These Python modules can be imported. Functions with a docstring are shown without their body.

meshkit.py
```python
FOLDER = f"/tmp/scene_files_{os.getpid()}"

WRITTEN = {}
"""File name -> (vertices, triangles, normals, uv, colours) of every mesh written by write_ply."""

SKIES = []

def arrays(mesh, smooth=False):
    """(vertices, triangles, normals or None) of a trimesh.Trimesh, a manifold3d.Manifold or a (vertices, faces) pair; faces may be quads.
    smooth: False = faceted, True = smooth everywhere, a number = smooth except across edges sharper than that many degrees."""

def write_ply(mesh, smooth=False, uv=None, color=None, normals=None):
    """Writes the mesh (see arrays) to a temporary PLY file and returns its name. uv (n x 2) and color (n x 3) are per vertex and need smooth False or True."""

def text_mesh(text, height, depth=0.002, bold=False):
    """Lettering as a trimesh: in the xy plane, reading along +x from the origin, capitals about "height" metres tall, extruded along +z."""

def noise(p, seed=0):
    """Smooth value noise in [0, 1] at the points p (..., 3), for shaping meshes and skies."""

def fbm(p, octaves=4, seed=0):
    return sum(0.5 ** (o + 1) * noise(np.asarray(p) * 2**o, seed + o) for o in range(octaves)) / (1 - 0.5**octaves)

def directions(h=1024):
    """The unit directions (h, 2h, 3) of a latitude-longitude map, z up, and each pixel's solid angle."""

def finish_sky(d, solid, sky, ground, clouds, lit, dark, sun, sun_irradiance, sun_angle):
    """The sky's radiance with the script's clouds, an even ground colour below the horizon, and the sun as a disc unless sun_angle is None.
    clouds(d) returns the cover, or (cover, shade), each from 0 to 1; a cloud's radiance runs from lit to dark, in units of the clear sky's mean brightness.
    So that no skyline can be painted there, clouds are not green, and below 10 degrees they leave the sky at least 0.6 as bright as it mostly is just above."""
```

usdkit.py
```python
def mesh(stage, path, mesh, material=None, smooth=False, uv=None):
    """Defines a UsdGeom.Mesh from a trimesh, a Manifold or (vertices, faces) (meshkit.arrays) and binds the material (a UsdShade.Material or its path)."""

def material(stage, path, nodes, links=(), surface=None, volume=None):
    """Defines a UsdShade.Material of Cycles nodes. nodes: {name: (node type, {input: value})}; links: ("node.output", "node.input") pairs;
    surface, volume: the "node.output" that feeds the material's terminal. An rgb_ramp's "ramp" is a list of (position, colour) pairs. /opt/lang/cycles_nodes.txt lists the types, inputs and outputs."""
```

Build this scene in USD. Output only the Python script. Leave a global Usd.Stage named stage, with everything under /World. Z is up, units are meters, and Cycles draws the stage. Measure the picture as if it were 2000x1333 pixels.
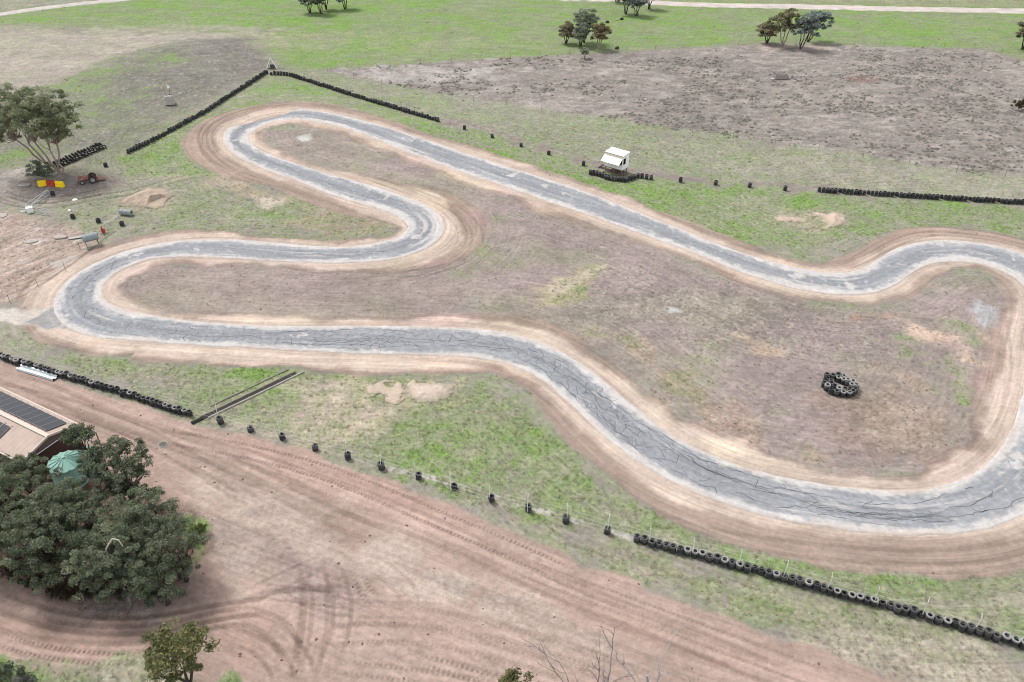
import math, random
import numpy as np
import trimesh, usdkit, meshkit
from scipy.spatial import cKDTree, Voronoi
from scipy.interpolate import splprep, splev
from scipy.ndimage import gaussian_filter1d
from pxr import Usd, UsdGeom, UsdLux, UsdShade, Gf, Sdf, Vt

stage = Usd.Stage.CreateInMemory()
UsdGeom.SetStageUpAxis(stage, "Z")
UsdGeom.SetStageMetersPerUnit(stage, 1.0)
stage.SetDefaultPrim(UsdGeom.Xform.Define(stage, "/World").GetPrim())
UsdGeom.Scope.Define(stage, "/World/Looks")

# ------------------------------------------------------------------ camera, sky, sun
CAM_H, PITCH, FPX = 57.0, 35.5, 1600.0          # drone height (m), downward pitch (deg), focal length in pixels of a 2000 px wide picture
cam = UsdGeom.Camera.Define(stage, "/World/camera")
cam.CreateHorizontalApertureAttr(36.0)
cam.CreateVerticalApertureAttr(24.0)
cam.CreateFocalLengthAttr(36.0 * FPX / 2000.0)
cam.CreateClippingRangeAttr(Gf.Vec2f(0.5, 20000))
cam.CreateExposureAttr(0.80)
cam.AddTranslateOp().Set(Gf.Vec3d(0, 0, CAM_H))
cam.AddRotateXOp().Set(90.0 - PITCH)

SUN_EL, SUN_AZ = math.radians(56), math.radians(-48)      # azimuth measured from +y towards +x
sun_dir = np.array([math.cos(SUN_EL) * math.sin(SUN_AZ), math.cos(SUN_EL) * math.cos(SUN_AZ), math.sin(SUN_EL)])
usdkit.material(stage, "/World/Looks/sky_light", {
    "sky": ("sky_texture", {"sky_type": "single_scattering", "sun_disc": False, "sun_elevation": SUN_EL, "sun_rotation": SUN_AZ, "altitude": 200.0, "aerosol_density": 3.0}),
    "co": ("texture_coordinate", {}),
    "n": ("noise_texture", {"scale": 3.0, "detail": 5.0, "roughness": 0.55}),
    "cl": ("rgb_ramp", {"ramp": [(0.25, (5.2, 5.3, 5.5)), (0.75, (7.4, 7.45, 7.5))]}),
    "m": ("mix", {"fac": 0.88}),
    "bg": ("background_shader", {"strength": 0.091}),
}, [("co.generated", "n.vector"), ("n.fac", "cl.fac"), ("sky.color", "m.color1"), ("cl.color", "m.color2"), ("m.color", "bg.color")], surface="bg.background")
dome = UsdLux.DomeLight.Define(stage, "/World/sky")
dome.GetPrim().SetCustomDataByKey("kind", "structure")
UsdShade.MaterialBindingAPI.Apply(dome.GetPrim()).Bind(UsdShade.Material.Get(stage, "/World/Looks/sky_light"))
sun = UsdLux.DistantLight.Define(stage, "/World/sun")
sun.CreateNormalizeAttr(True)
sun.CreateIntensityAttr(0.60)
sun.CreateAngleAttr(16.0)
sun.CreateColorAttr(Gf.Vec3f(1.0, 0.965, 0.92))
sun.AddRotateXYZOp().Set(Gf.Vec3f(math.degrees(math.pi / 2 - SUN_EL), 0, math.degrees(math.pi - SUN_AZ)))

# ------------------------------------------------------------------ helpers
K = 0.55                                        # real albedo of what shows as sRGB white ground in this bright exposure
def lin(c):
    c = np.asarray(c, float) / 255.0
    return np.where(c < 0.04045, c / 12.92, ((c + 0.055) / 1.055) ** 2.4)
def alb(*c): return lin(c) * K

_p = math.radians(PITCH)
_fw, _rt = np.array([0, math.cos(_p), -math.sin(_p)]), np.array([1.0, 0, 0])
_up = np.cross(_rt, _fw)
def G(x, y, z=0.0):
    """The point at height z that the surveyed position (x, y) of the 2000 x 1333 plan drawing stands for."""
    d = _fw * FPX + _rt * (x - 1000.0) + _up * (666.5 - y)
    t = (CAM_H - z) / -d[2]
    return np.array([d[0] * t, d[1] * t, z])
def GA(pts, z=0.0): return np.array([G(x, y, z) for x, y in pts])

_T = np.random.default_rng(11).random((512, 512))
def vnoise(x, y, seed=0):
    x = np.asarray(x) + 37.17 * seed; y = np.asarray(y) + 91.73 * seed
    ix, iy = np.floor(x).astype(np.int64), np.floor(y).astype(np.int64)
    fx, fy = x - ix, y - iy
    fx, fy = fx * fx * (3 - 2 * fx), fy * fy * (3 - 2 * fy)
    a, b, c, d = ix & 511, (ix + 1) & 511, iy & 511, (iy + 1) & 511
    return (_T[a, c] * (1 - fx) + _T[b, c] * fx) * (1 - fy) + (_T[a, d] * (1 - fx) + _T[b, d] * fx) * fy
def fbm(x, y, seed=0, octv=4, gain=0.5):
    t, a, n = 0.0, 1.0, 0.0
    for o in range(octv):
        t = t + a * vnoise(x * 2 ** o, y * 2 ** o, seed + o * 7); n += a; a *= gain
    return t / n
def flat(n):
    """Rank-equalised: any noise field turned into an even spread from 0 to 1, so that thresholds are coverages."""
    o = np.empty(n.size); o[np.argsort(n, axis=None)] = np.linspace(0, 1, n.size)
    return o.reshape(n.shape)
def sstep(a, b, x):
    t = np.clip((x - a) / (b - a), 0, 1)
    return t * t * (3 - 2 * t)

names = {}
def path_of(name, parent="/World"):
    k = f"{parent}/{name}"
    i = names.get(k, -1) + 1
    names[k] = i
    return k if i == 0 else f"{k}_{i:03d}"
def tag(prim, label=None, cat=None, group=None, kind=None):
    prim = prim.GetPrim() if hasattr(prim, "GetPrim") else prim
    for k, v in (("label", label), ("category", cat), ("group", group), ("kind", kind)):
        if v: prim.SetCustomDataByKey(k, v)
    return prim
def thing(name, label, cat, loc=(0, 0, 0), rz=0.0, group=None, tilt=None):
    p = path_of(name)
    x = UsdGeom.Xform.Define(stage, p)
    x.AddTranslateOp().Set(Gf.Vec3d(*map(float, loc)))
    x.AddRotateZOp().Set(math.degrees(rz))
    if tilt: x.AddRotateXOp().Set(math.degrees(tilt))
    tag(x, label, cat, group)
    return p
def mesh(name, m, mat, parent="/World", smooth=False, cd=None, label=None, kind=None):
    p = path_of(name, parent)
    g = usdkit.mesh(stage, p, m, "/World/Looks/" + mat, smooth=smooth)
    if cd is not None:
        UsdGeom.PrimvarsAPI(g).CreatePrimvar("Cd", Sdf.ValueTypeNames.Color3fArray, "vertex").Set(Vt.Vec3fArray.FromNumpy(np.asarray(cd, np.float32)))
    tag(g, label, None, None, kind)
    return p

def box(x0, x1, y0, y1, z0, z1):
    m = trimesh.creation.box([x1 - x0, y1 - y0, z1 - z0]); m.apply_translation([(x0 + x1) / 2, (y0 + y1) / 2, (z0 + z1) / 2])
    return m
def tube(pts, r, sides=6, caps=True):
    pts = np.asarray(pts, float); n = len(pts); r = np.broadcast_to(np.asarray(r, float), n)
    t = np.gradient(pts, axis=0); t /= np.linalg.norm(t, axis=1, keepdims=True) + 1e-12
    ref = np.where(np.abs(t[:, 2:3]) > 0.9, [[1.0, 0, 0]], [[0, 0, 1.0]])
    u = np.cross(t, ref); u /= np.linalg.norm(u, axis=1, keepdims=True) + 1e-12
    w = np.cross(t, u)
    a = np.linspace(0, 2 * np.pi, sides, endpoint=False)
    v = pts[:, None] + r[:, None, None] * (np.cos(a)[None, :, None] * u[:, None] + np.sin(a)[None, :, None] * w[:, None])
    v = v.reshape(-1, 3)
    i, j = np.meshgrid(np.arange(n - 1), np.arange(sides), indexing="ij")
    A, B = i * sides + j, i * sides + (j + 1) % sides
    f = np.concatenate([np.stack([A, A + sides, B], -1).reshape(-1, 3), np.stack([B, A + sides, B + sides], -1).reshape(-1, 3)])
    if caps:
        e = [[0, k, k + 1] for k in range(1, sides - 1)] + [[(n - 1) * sides, (n - 1) * sides + k + 1, (n - 1) * sides + k] for k in range(1, sides - 1)]
        f = np.vstack([f, e])
    return trimesh.Trimesh(v, f, process=False)
def bar(a, b, w, h=None, up=(0, 0, 1)):
    """A squared bar from a to b."""
    a, b = np.asarray(a, float), np.asarray(b, float); h = h or w
    t = b - a; L = np.linalg.norm(t); t /= L
    up = np.array(up, float)
    if abs(t @ up) > 0.95: up = np.array([1.0, 0, 0])
    s = np.cross(t, up); s /= np.linalg.norm(s); u = np.cross(s, t)
    m = trimesh.creation.box([L, w, h])
    M = np.eye(4); M[:3, 0], M[:3, 1], M[:3, 2], M[:3, 3] = t, s, u, (a + b) / 2
    m.apply_transform(M)
    return m
def cat(ms): return trimesh.util.concatenate(ms)
def quadbox(c4, th):
    """A slab of thickness th whose top face has the four corners c4."""
    c = np.asarray(c4, float); n = np.cross(c[1] - c[0], c[3] - c[0]); n /= np.linalg.norm(n)
    if n[2] < 0: n = -n
    v = np.vstack([c, c - n * th])
    f = [[0, 1, 2], [0, 2, 3], [4, 6, 5], [4, 7, 6]] + [x for k in range(4) for x in ([k, k + 4, (k + 1) % 4], [(k + 1) % 4, k + 4, (k + 1) % 4 + 4])]
    m = trimesh.Trimesh(v, f, process=False); m.fix_normals()
    return m

def M(name, color=None, rough=0.8, metal=0.0, var=0.15, scale=6.0, bump=0.0, cd=False, spec=0.3, trans=0.0, dirt=None):
    """A procedural material: a colour (or the mesh's Cd primvar) varied by noise, optional dirt colour and bump."""
    n = {"co": ("geometry", {}), "n": ("noise_texture", {"scale": scale, "detail": 4.0, "roughness": 0.6}),
         "r": ("map_range", {"from_min": 0.25, "from_max": 0.75, "to_min": 1 - var, "to_max": 1 + var}),
         "m": ("mix", {"mix_type": "multiply", "fac": 1.0}),
         "p": ("principled_bsdf", {"roughness": rough, "metallic": metal, "specular_ior_level": spec})}
    l = [("co.position", "n.vector"), ("n.fac", "r.value"), ("r.result", "m.color2")]
    if cd:
        n["a"] = ("attribute", {"attribute": "Cd"}); l.append(("a.color", "m.color1"))
    else:
        n["m"][1]["color1"] = color
    out = "m.color"
    if dirt is not None:
        n["dn"] = ("noise_texture", {"scale": scale * 0.35, "detail": 5.0, "roughness": 0.65})
        n["dr"] = ("map_range", {"from_min": 0.45, "from_max": 0.75, "to_min": 0.0, "to_max": 0.7, "clamp": True})
        n["dm"] = ("mix", {"color2": dirt})
        l += [("co.position", "dn.vector"), ("dn.fac", "dr.value"), ("dr.result", "dm.fac"), (out, "dm.color1")]
        out = "dm.color"
    l.append((out, "p.base_color"))
    if bump:
        n["b"] = ("bump", {"strength": 0.6, "distance": bump}); l += [("n.fac", "b.height"), ("b.normal", "p.normal")]
    surf = "p.BSDF"
    if trans:
        n["t"] = ("translucent_bsdf", {}); n["x"] = ("mix_closure", {"fac": trans})
        l += [(out, "t.color"), ("p.BSDF", "x.closure1"), ("t.BSDF", "x.closure2")]; surf = "x.closure"
    return usdkit.material(stage, "/World/Looks/" + name, n, l, surface=surf)

M("crack_tar", (0.035, 0.038, 0.043), rough=0.7, var=0.3, scale=3)
M("leaf", cd=True, rough=0.6, var=0.18, scale=1.6, trans=0.34, spec=0.2)
M("bark_pale", alb(196, 178, 165), rough=0.9, var=0.3, scale=5, bump=0.02, dirt=alb(110, 95, 88))
M("bark_dark", (0.045, 0.036, 0.03), rough=0.9, var=0.3, scale=5, bump=0.02)
M("bark_grey", alb(150, 145, 145), rough=0.9, var=0.25, scale=6, dirt=alb(90, 84, 84))
M("rubber", (0.03, 0.031, 0.034), rough=0.75, var=0.35, scale=9, bump=0.01, dirt=(0.075, 0.072, 0.068))
M("rubber_dusty", (0.075, 0.075, 0.078), rough=0.85, var=0.3, scale=9, bump=0.01, dirt=(0.12, 0.11, 0.1))
M("rubber_pale", (0.27, 0.268, 0.262), rough=0.85, var=0.25, scale=7, dirt=(0.10, 0.095, 0.09))
M("galvanised", (0.42, 0.44, 0.45), rough=0.45, metal=0.25, var=0.2, scale=4, spec=0.5)
M("rail_steel", (0.50, 0.55, 0.56), rough=0.4, metal=0.2, var=0.12, scale=2, spec=0.5)
M("white_paint", (0.74, 0.745, 0.74), rough=0.5, var=0.05, scale=2.5, dirt=(0.6, 0.59, 0.55))
M("post_paint", (0.60, 0.61, 0.61), rough=0.6, var=0.2, scale=3, dirt=(0.38, 0.37, 0.36))
M("cream_paint", (0.76, 0.745, 0.63), rough=0.55, var=0.05, scale=2.5)
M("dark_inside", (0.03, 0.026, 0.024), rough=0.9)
M("timber", (0.20, 0.15, 0.115), rough=0.9, var=0.3, scale=4)
M("dark_steel", (0.06, 0.055, 0.05), rough=0.6, var=0.3, scale=4)
M("roof_tan", alb(212, 190, 178), rough=0.65, var=0.10, scale=1.5, dirt=alb(188, 166, 154))
M("trim_pale", alb(236, 218, 205), rough=0.55, var=0.05, scale=2)
M("wall_brown", alb(138, 112, 108), rough=0.8, var=0.12, scale=2)
M("wall_maroon", alb(92, 62, 62), rough=0.8, var=0.15, scale=2)
M("solar_cell", (0.022, 0.024, 0.032), rough=0.22, var=0.2, scale=1.2, spec=0.5)
M("panel_frame", (0.22, 0.22, 0.225), rough=0.4, metal=0.3, var=0.05)
M("tank_green", (0.19, 0.345, 0.295), rough=0.55, var=0.14, scale=2, dirt=(0.27, 0.39, 0.345))
M("grey_sheet", alb(176, 166, 160), rough=0.7, var=0.2, scale=3)
M("yellow_plastic", (0.80, 0.58, 0.01), rough=0.45, var=0.06, scale=3)
M("red_plastic", (0.34, 0.035, 0.028), rough=0.55, var=0.15, scale=3, dirt=(0.42, 0.13, 0.11))
M("tractor_red", (0.20, 0.07, 0.06), rough=0.75, var=0.25, scale=4, dirt=(0.40, 0.25, 0.21))
M("tank_grey", (0.20, 0.23, 0.235), rough=0.6, var=0.15, scale=3)
M("concrete", alb(206, 200, 194), rough=0.9, var=0.12, scale=3, dirt=alb(170, 160, 150))
M("concrete_grey", alb(168, 160, 150), rough=0.9, var=0.15, scale=4, dirt=alb(130, 125, 110))
M("sand", cd=True, rough=0.95, var=0.10, scale=3.0, bump=0.03)
M("blade_green", (0.24, 0.31, 0.125), rough=0.8, var=0.25, scale=0.8, trans=0.45, spec=0.1)
M("blade_dry", (0.36, 0.32, 0.25), rough=0.85, var=0.3, scale=0.8, trans=0.4, spec=0.1)
M("clod", alb(140, 112, 100), rough=0.95, var=0.3, scale=2)
# the ground's own material: soil and grass colours of the mesh, the grass broken into fine specks, streaks along the way the ground was driven and graded, grain relief
def ground_material(name, rough_, grain, bump_):
    usdkit.material(stage, "/World/Looks/" + name, {
        "co": ("geometry", {}), "a": ("attribute", {"attribute": "Cd"}), "g": ("attribute", {"attribute": "Gd"}), "gm": ("attribute", {"attribute": "gm"}),
        "rel": ("attribute", {"attribute": "rough"}), "fl": ("attribute", {"attribute": "flow"}), "st": ("attribute", {"attribute": "streak"}),
        "n1": ("noise_texture", {"scale": 5.0, "detail": 4.0, "roughness": 0.8}),
        "n2": ("noise_texture", {"scale": 1.9, "detail": 5.0, "roughness": 0.8}),
        "n3": ("noise_texture", {"scale": 1.0, "detail": 5.0, "roughness": 0.68}),
        "r1": ("map_range", {"from_min": 0.32, "from_max": 0.68, "to_min": 0.0, "to_max": 1.0, "clamp": True}),
        "r2": ("map_range", {"from_min": 0.3, "from_max": 0.7, "to_min": -0.5, "to_max": 0.5}),
        "r3": ("map_range", {"from_min": 0.3, "from_max": 0.7, "to_min": -0.5, "to_max": 0.5}),
        "gn": ("math", {"math_type": "multiply_add", "value2": 1.55, "value3": 0.22}),
        "gf": ("math", {"math_type": "multiply", "use_clamp": True}),
        "gc": ("mix", {}),
        "am": ("math", {"math_type": "multiply_add", "value2": grain, "value3": 0.10}),
        "m1": ("math", {"math_type": "multiply_add", "value3": 1.0}),
        "m2": ("math", {"math_type": "multiply_add"}),
        "m": ("mix", {"mix_type": "multiply", "fac": 1.0}),
        "b": ("bump", {"strength": 0.7, "distance": bump_}),
        "p": ("principled_bsdf", {"roughness": rough_, "specular_ior_level": 0.12}),
    }, [("co.position", "n1.vector"), ("co.position", "n2.vector"), ("fl.vector", "n3.vector"), ("n1.fac", "r1.value"), ("n2.fac", "r2.value"), ("n3.fac", "r3.value"),
        ("r1.result", "gn.value1"), ("gn.value", "gf.value1"), ("gm.fac", "gf.value2"), ("gf.value", "gc.fac"), ("a.color", "gc.color1"), ("g.color", "gc.color2"),
        ("rel.fac", "am.value1"), ("r2.result", "m1.value1"), ("am.value", "m1.value2"), ("r3.result", "m2.value1"), ("st.fac", "m2.value2"), ("m1.value", "m2.value3"),
        ("gc.color", "m.color1"), ("m2.value", "m.color2"), ("m.color", "p.base_color"), ("n2.fac", "b.height"), ("b.normal", "p.normal")], surface="p.BSDF")
ground_material("ground", 0.95, 0.70, 0.08)
ground_material("asphalt", 0.85, 0.45, 0.02)
def primvars(g, Cd=None, Gd=None, flow=None, **floats):
    pv = UsdGeom.PrimvarsAPI(g)
    for n, c in (("Cd", Cd), ("Gd", Gd), ("flow", flow)):
        if c is not None: pv.CreatePrimvar(n, Sdf.ValueTypeNames.Color3fArray if n != "flow" else Sdf.ValueTypeNames.Vector3fArray, "vertex").Set(Vt.Vec3fArray.FromNumpy(np.ascontiguousarray(c, np.float32)))
    for n, c in floats.items(): pv.CreatePrimvar(n, Sdf.ValueTypeNames.FloatArray, "vertex").Set(Vt.FloatArray.FromNumpy(np.ascontiguousarray(c, np.float32)))
# ------------------------------------------------------------------ race track: both edges surveyed, travelling along the bottom straight to the right
RIGHT = [(280, 668.5), (490, 679), (650, 688), (807, 693), (930, 700), (1000, 716), (1052, 738), (1105, 773), (1140, 805), (1175, 843), (1206, 873), (1245, 904), (1297, 938), (1370, 973), (1457, 997), (1562, 1020),
         (1685, 1036), (1790, 1043), (1877, 1043), (1945, 1034), (2003, 1008), (2055, 962), (2095, 890), (2118, 800), (2128, 700), (2120, 610), (2085, 540), (2040, 507), (2000, 492), (1930, 476), (1860, 469), (1807, 471), (1762, 479),
         (1727, 497), (1702, 516), (1675, 530), (1632, 535), (1585, 531), (1545, 521), (1492, 507), (1405, 476), (1300, 437), (1210, 399), (1070, 350), (930, 304.5), (790, 261), (720, 238), (665, 224), (612, 215), (560, 214),
         (507, 221), (465, 238), (441, 255), (434, 273), (444, 292), (465, 308), (507, 327), (577, 353), (647, 380), (700, 397), (765, 420), (792, 433), (802, 446), (790, 463), (762, 474), (720, 479), (650, 479), (560, 475),
         (420, 467), (350, 469), (297, 478), (245, 492), (192, 509), (150, 530), (122, 555), (107, 580), (103, 606), (120, 636), (175, 655)]
LEFT = [(304, 621), (490, 629), (650, 636), (807, 640), (965, 648), (1052, 665), (1122, 700), (1175, 735), (1245, 798), (1297, 836), (1345, 870), (1415, 904), (1527, 932), (1650, 948), (1755, 957), (1825, 955), (1877, 941),
        (1923, 911), (1954, 877), (1976, 835), (1992, 785), (2008, 720), (2016, 650), (2018, 600), (2006, 560), (1965, 528), (1912, 516), (1860, 510), (1825, 514), (1790, 530), (1748, 556), (1720, 570), (1685, 578), (1632, 579),
        (1580, 569), (1510, 551), (1440, 528), (1370, 502), (1300, 478), (1245, 451), (1070, 394), (930, 345), (790, 294), (720, 268), (665, 249), (635, 239), (595, 234), (560, 234), (525, 240), (497, 252), (486, 266),
        (493, 280), (518, 297), (577, 320), (647, 341), (720, 360), (790, 383), (832, 401), (860, 420), (876, 441), (862, 468), (825, 492), (783, 504), (720, 512), (650, 514), (525, 510), (437, 504), (350, 502), (297, 507),
        (245, 520), (217, 535), (201, 556), (202, 575), (217, 592), (252, 611)]
def closed_spline(px, step=0.25, smooth=0.25):
    P = GA(px)[:, :2]
    P = np.vstack([P, P[:1]])
    tck, _ = splprep(P.T, s=len(P) * smooth ** 2, per=True)
    u = np.linspace(0, 1, 6000)
    q = np.array(splev(u, tck)).T
    s = np.r_[0, np.cumsum(np.linalg.norm(np.diff(q, axis=0), axis=1))]
    n = int(s[-1] / step)
    uu = np.interp(np.linspace(0, s[-1], n, endpoint=False), s, u)
    return np.array(splev(uu, tck)).T
eR, eL = closed_spline(RIGHT), closed_spline(LEFT)
tL = cKDTree(eL)
mid = (eR + eL[tL.query(eR)[1]]) / 2
mid2 = (eL + eR[cKDTree(eR).query(eL)[1]]) / 2
# the centre line: alternate nearest-point mid-lines, smoothed
mid = np.stack([gaussian_filter1d(mid[:, k], 12, mode="wrap") for k in (0, 1)], 1)
s = np.r_[0, np.cumsum(np.linalg.norm(np.diff(np.vstack([mid, mid[:1]]), axis=0), axis=1))]
LEN = s[-1]; NS = int(LEN / 0.2)
ss = np.linspace(0, LEN, NS, endpoint=False)
mw = np.vstack([mid, mid[:1]])
C = np.stack([np.interp(ss, s, mw[:, k]) for k in (0, 1)], 1)
for _ in range(3):                                             # recentre between the two edges along the normal
    C = np.stack([gaussian_filter1d(C[:, k], 8, mode="wrap") for k in (0, 1)], 1)
    T = np.roll(C, -2, 0) - np.roll(C, 2, 0); T /= np.linalg.norm(T, axis=1, keepdims=True)
    N = np.stack([-T[:, 1], T[:, 0]], 1)                       # towards the left of travel: the infield
    dl, dr = cKDTree(eL).query(C)[0], cKDTree(eR).query(C)[0]
    C = C + N * ((dl - dr) / 2)[:, None] * 0.7
C = np.stack([gaussian_filter1d(C[:, k], 6, mode="wrap") for k in (0, 1)], 1)
T = np.roll(C, -2, 0) - np.roll(C, 2, 0); T /= np.linalg.norm(T, axis=1, keepdims=True)
N = np.stack([-T[:, 1], T[:, 0]], 1)
wL = gaussian_filter1d(cKDTree(eL).query(C)[0], 10, mode="wrap"); wR = gaussian_filter1d(cKDTree(eR).query(C)[0], 10, mode="wrap")
W = np.clip((wL + wR) / 2, 2.2, 5.2)
S = np.r_[0, np.cumsum(np.linalg.norm(np.diff(np.vstack([C, C[:1]]), axis=0), axis=1))]; LEN = S[-1]; S = S[:-1]
tC = cKDTree(C)
def s_at(px, py): return S[tC.query(G(px, py)[:2])[1]]
def along(x, *pts):
    """Interpolates control values given at surveyed points of the track, as a function of the arc length."""
    k = sorted((s_at(px, py), v) for px, py, v in pts)
    a, b = np.array([q[0] for q in k]), np.array([q[1] for q in k])
    return np.interp(x, np.r_[a - LEN, a, a + LEN], np.r_[b, b, b])

NC = 46
cc = np.linspace(-1, 1, NC)
ragged = 0.20 * (vnoise(S[:, None] / 1.3, cc[None] * 0 + np.sign(cc)[None] * 5.0, 3) - 0.5)
across = cc[None] * (1 + np.where(np.abs(cc) > 0.8, 1, 0)[None] * ragged * 0.35)
XY = C[:, None] + N[:, None] * (across * W[:, None])[..., None]
z = 0.030 - 0.075 * sstep(0.955, 1.0, np.abs(cc))[None] + np.zeros((NS, 1))
V = np.concatenate([XY, z[..., None]], -1).reshape(-1, 3)
i, j = np.meshgrid(np.arange(NS), np.arange(NC - 1), indexing="ij")
A = i * NC + j; B = ((i + 1) % NS) * NC + j
F = np.concatenate([np.stack([A, A + 1, B], -1).reshape(-1, 3), np.stack([A + 1, B + 1, B], -1).reshape(-1, 3)])
F = F[:, ::-1]
sN, cN = S[:, None] + 0 * across, across
X_, Y_ = XY[..., 0], XY[..., 1]
d_edge = (1 - np.abs(cN)) * W[:, None]                          # metres from the edge
dusty = along(S, (500, 655, 0.30), (700, 660, 0.20), (900, 668, 0.15), (1100, 735, 0.28), (1250, 860, 0.30), (1450, 950, 0.32), (1700, 1000, 0.45), (1880, 1000, 0.55), (1850, 490, 0.75), (1740, 530, 0.45), (1640, 557, 0.95), (1500, 530, 0.5), (1300, 457, 0.45),
              (1070, 372, 0.42), (800, 280, 0.40), (600, 224, 0.5), (460, 265, 0.65), (560, 335, 0.45), (700, 375, 0.5), (830, 420, 0.85), (850, 450, 0.9), (760, 492, 0.45), (560, 492, 0.35), (400, 486, 0.35), (230, 515, 0.55), (150, 570, 0.5), (170, 630, 0.42), (300, 648, 0.35))[:, None]
edge_w = 0.26 + 1.05 * dusty * (0.35 + 1.1 * vnoise(sN / 9, np.sign(cN) * 3.3 + 9, 5))
warp = 1.5 * (fbm(sN / 3.2, cN * 3, 8) - 0.5) + 1.5 * (fbm(X_ * 1.5, Y_ * 1.5, 9, 5, 0.65) - 0.5)
dust = 1 - sstep(-0.25, 0.75, (d_edge + warp * 0.9 - edge_w) / 0.9)
streak = fbm(sN / 11, cN * W[:, None] * 1.6, 21, 4, 0.6)
dust = np.maximum(dust, sstep(0.64, 0.84, streak + 0.22 * (dusty - 0.45) + 0.12 * (fbm(X_ * 1.2, Y_ * 1.2, 31) - 0.5)) * 0.75)
patch = fbm(X_ / 2.8, Y_ / 2.8, 41, 5, 0.62)
dust = np.maximum(dust, sstep(0.70, 0.78, patch + 0.16 * (dusty - 0.5)) * 0.9)
speck = sstep(0.83, 0.90, vnoise(X_ * 2.1, Y_ * 2.1, 47)) * 0.5
dust = np.clip(np.maximum(dust, speck * (0.3 + dusty)), 0, 1)
edge_line = sstep(0.62, 0.2, d_edge + 0.25 * (vnoise(sN / 1.1, cN * 0 + 3, 17) - 0.5))
dust = np.maximum(dust, edge_line * 0.95)
tone = fbm(sN / 5, cN * W[:, None] * 2.5, 51, 4)[..., None]
grain = fbm(X_ * 3.5, Y_ * 3.5, 52, 2)[..., None]
worn = sstep(0.45, 0.1, np.abs(cN) + 0.2 * (vnoise(sN / 14, cN, 5) - 0.5))[..., None]
ta = alb(177, 180, 186) * (0.92 + 0.45 * (tone - 0.5) + 0.34 * (grain - 0.5)) * (1 - 0.12 * worn)
td = alb(232, 227, 225) * (0.92 + 0.25 * (fbm(X_ * 1.1, Y_ * 1.1, 61)[..., None] - 0.5) + 0.15 * (grain - 0.5))
tdirt = sstep(0.45, 0.75, fbm(sN / 4, cN * 2, 71))[..., None] * sstep(0.9, 0.0, d_edge)[..., None]
td = td * (1 - 0.5 * tdirt) + alb(214, 190, 172) * 0.5 * tdirt
dust = dust[..., None]
mesh("race_track", (V, F), "asphalt", smooth=True)
_tc = (ta * (1 - dust) + td * dust).reshape(-1, 3); _o = np.ones(len(V))
primvars(stage.GetPrimAtPath("/World/race_track"), Cd=_tc, Gd=_tc, flow=np.stack([(sN * 0.22).ravel(), (cN * W[:, None] * 3.2).ravel(), 0 * _o], 1), gm=0 * _o, rough=0.28 + 0.15 * dust.ravel(), streak=(0.11 + 0.10 * dust.ravel()))
tag(stage.GetPrimAtPath("/World/race_track"), kind="structure")

def to_world(s_, c_):
    """Track coordinates (metres along, metres to the left of the centre) to a point."""
    s_ = np.asarray(s_) % LEN
    k = np.interp(s_, np.r_[S, LEN], np.arange(NS + 1))
    k0 = np.floor(k).astype(int) % NS; k1 = (k0 + 1) % NS; t = (k - np.floor(k))[..., None]
    return C[k0] * (1 - t) + C[k1] * t + (N[k0] * (1 - t) + N[k1] * t) * np.asarray(c_)[..., None]

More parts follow.
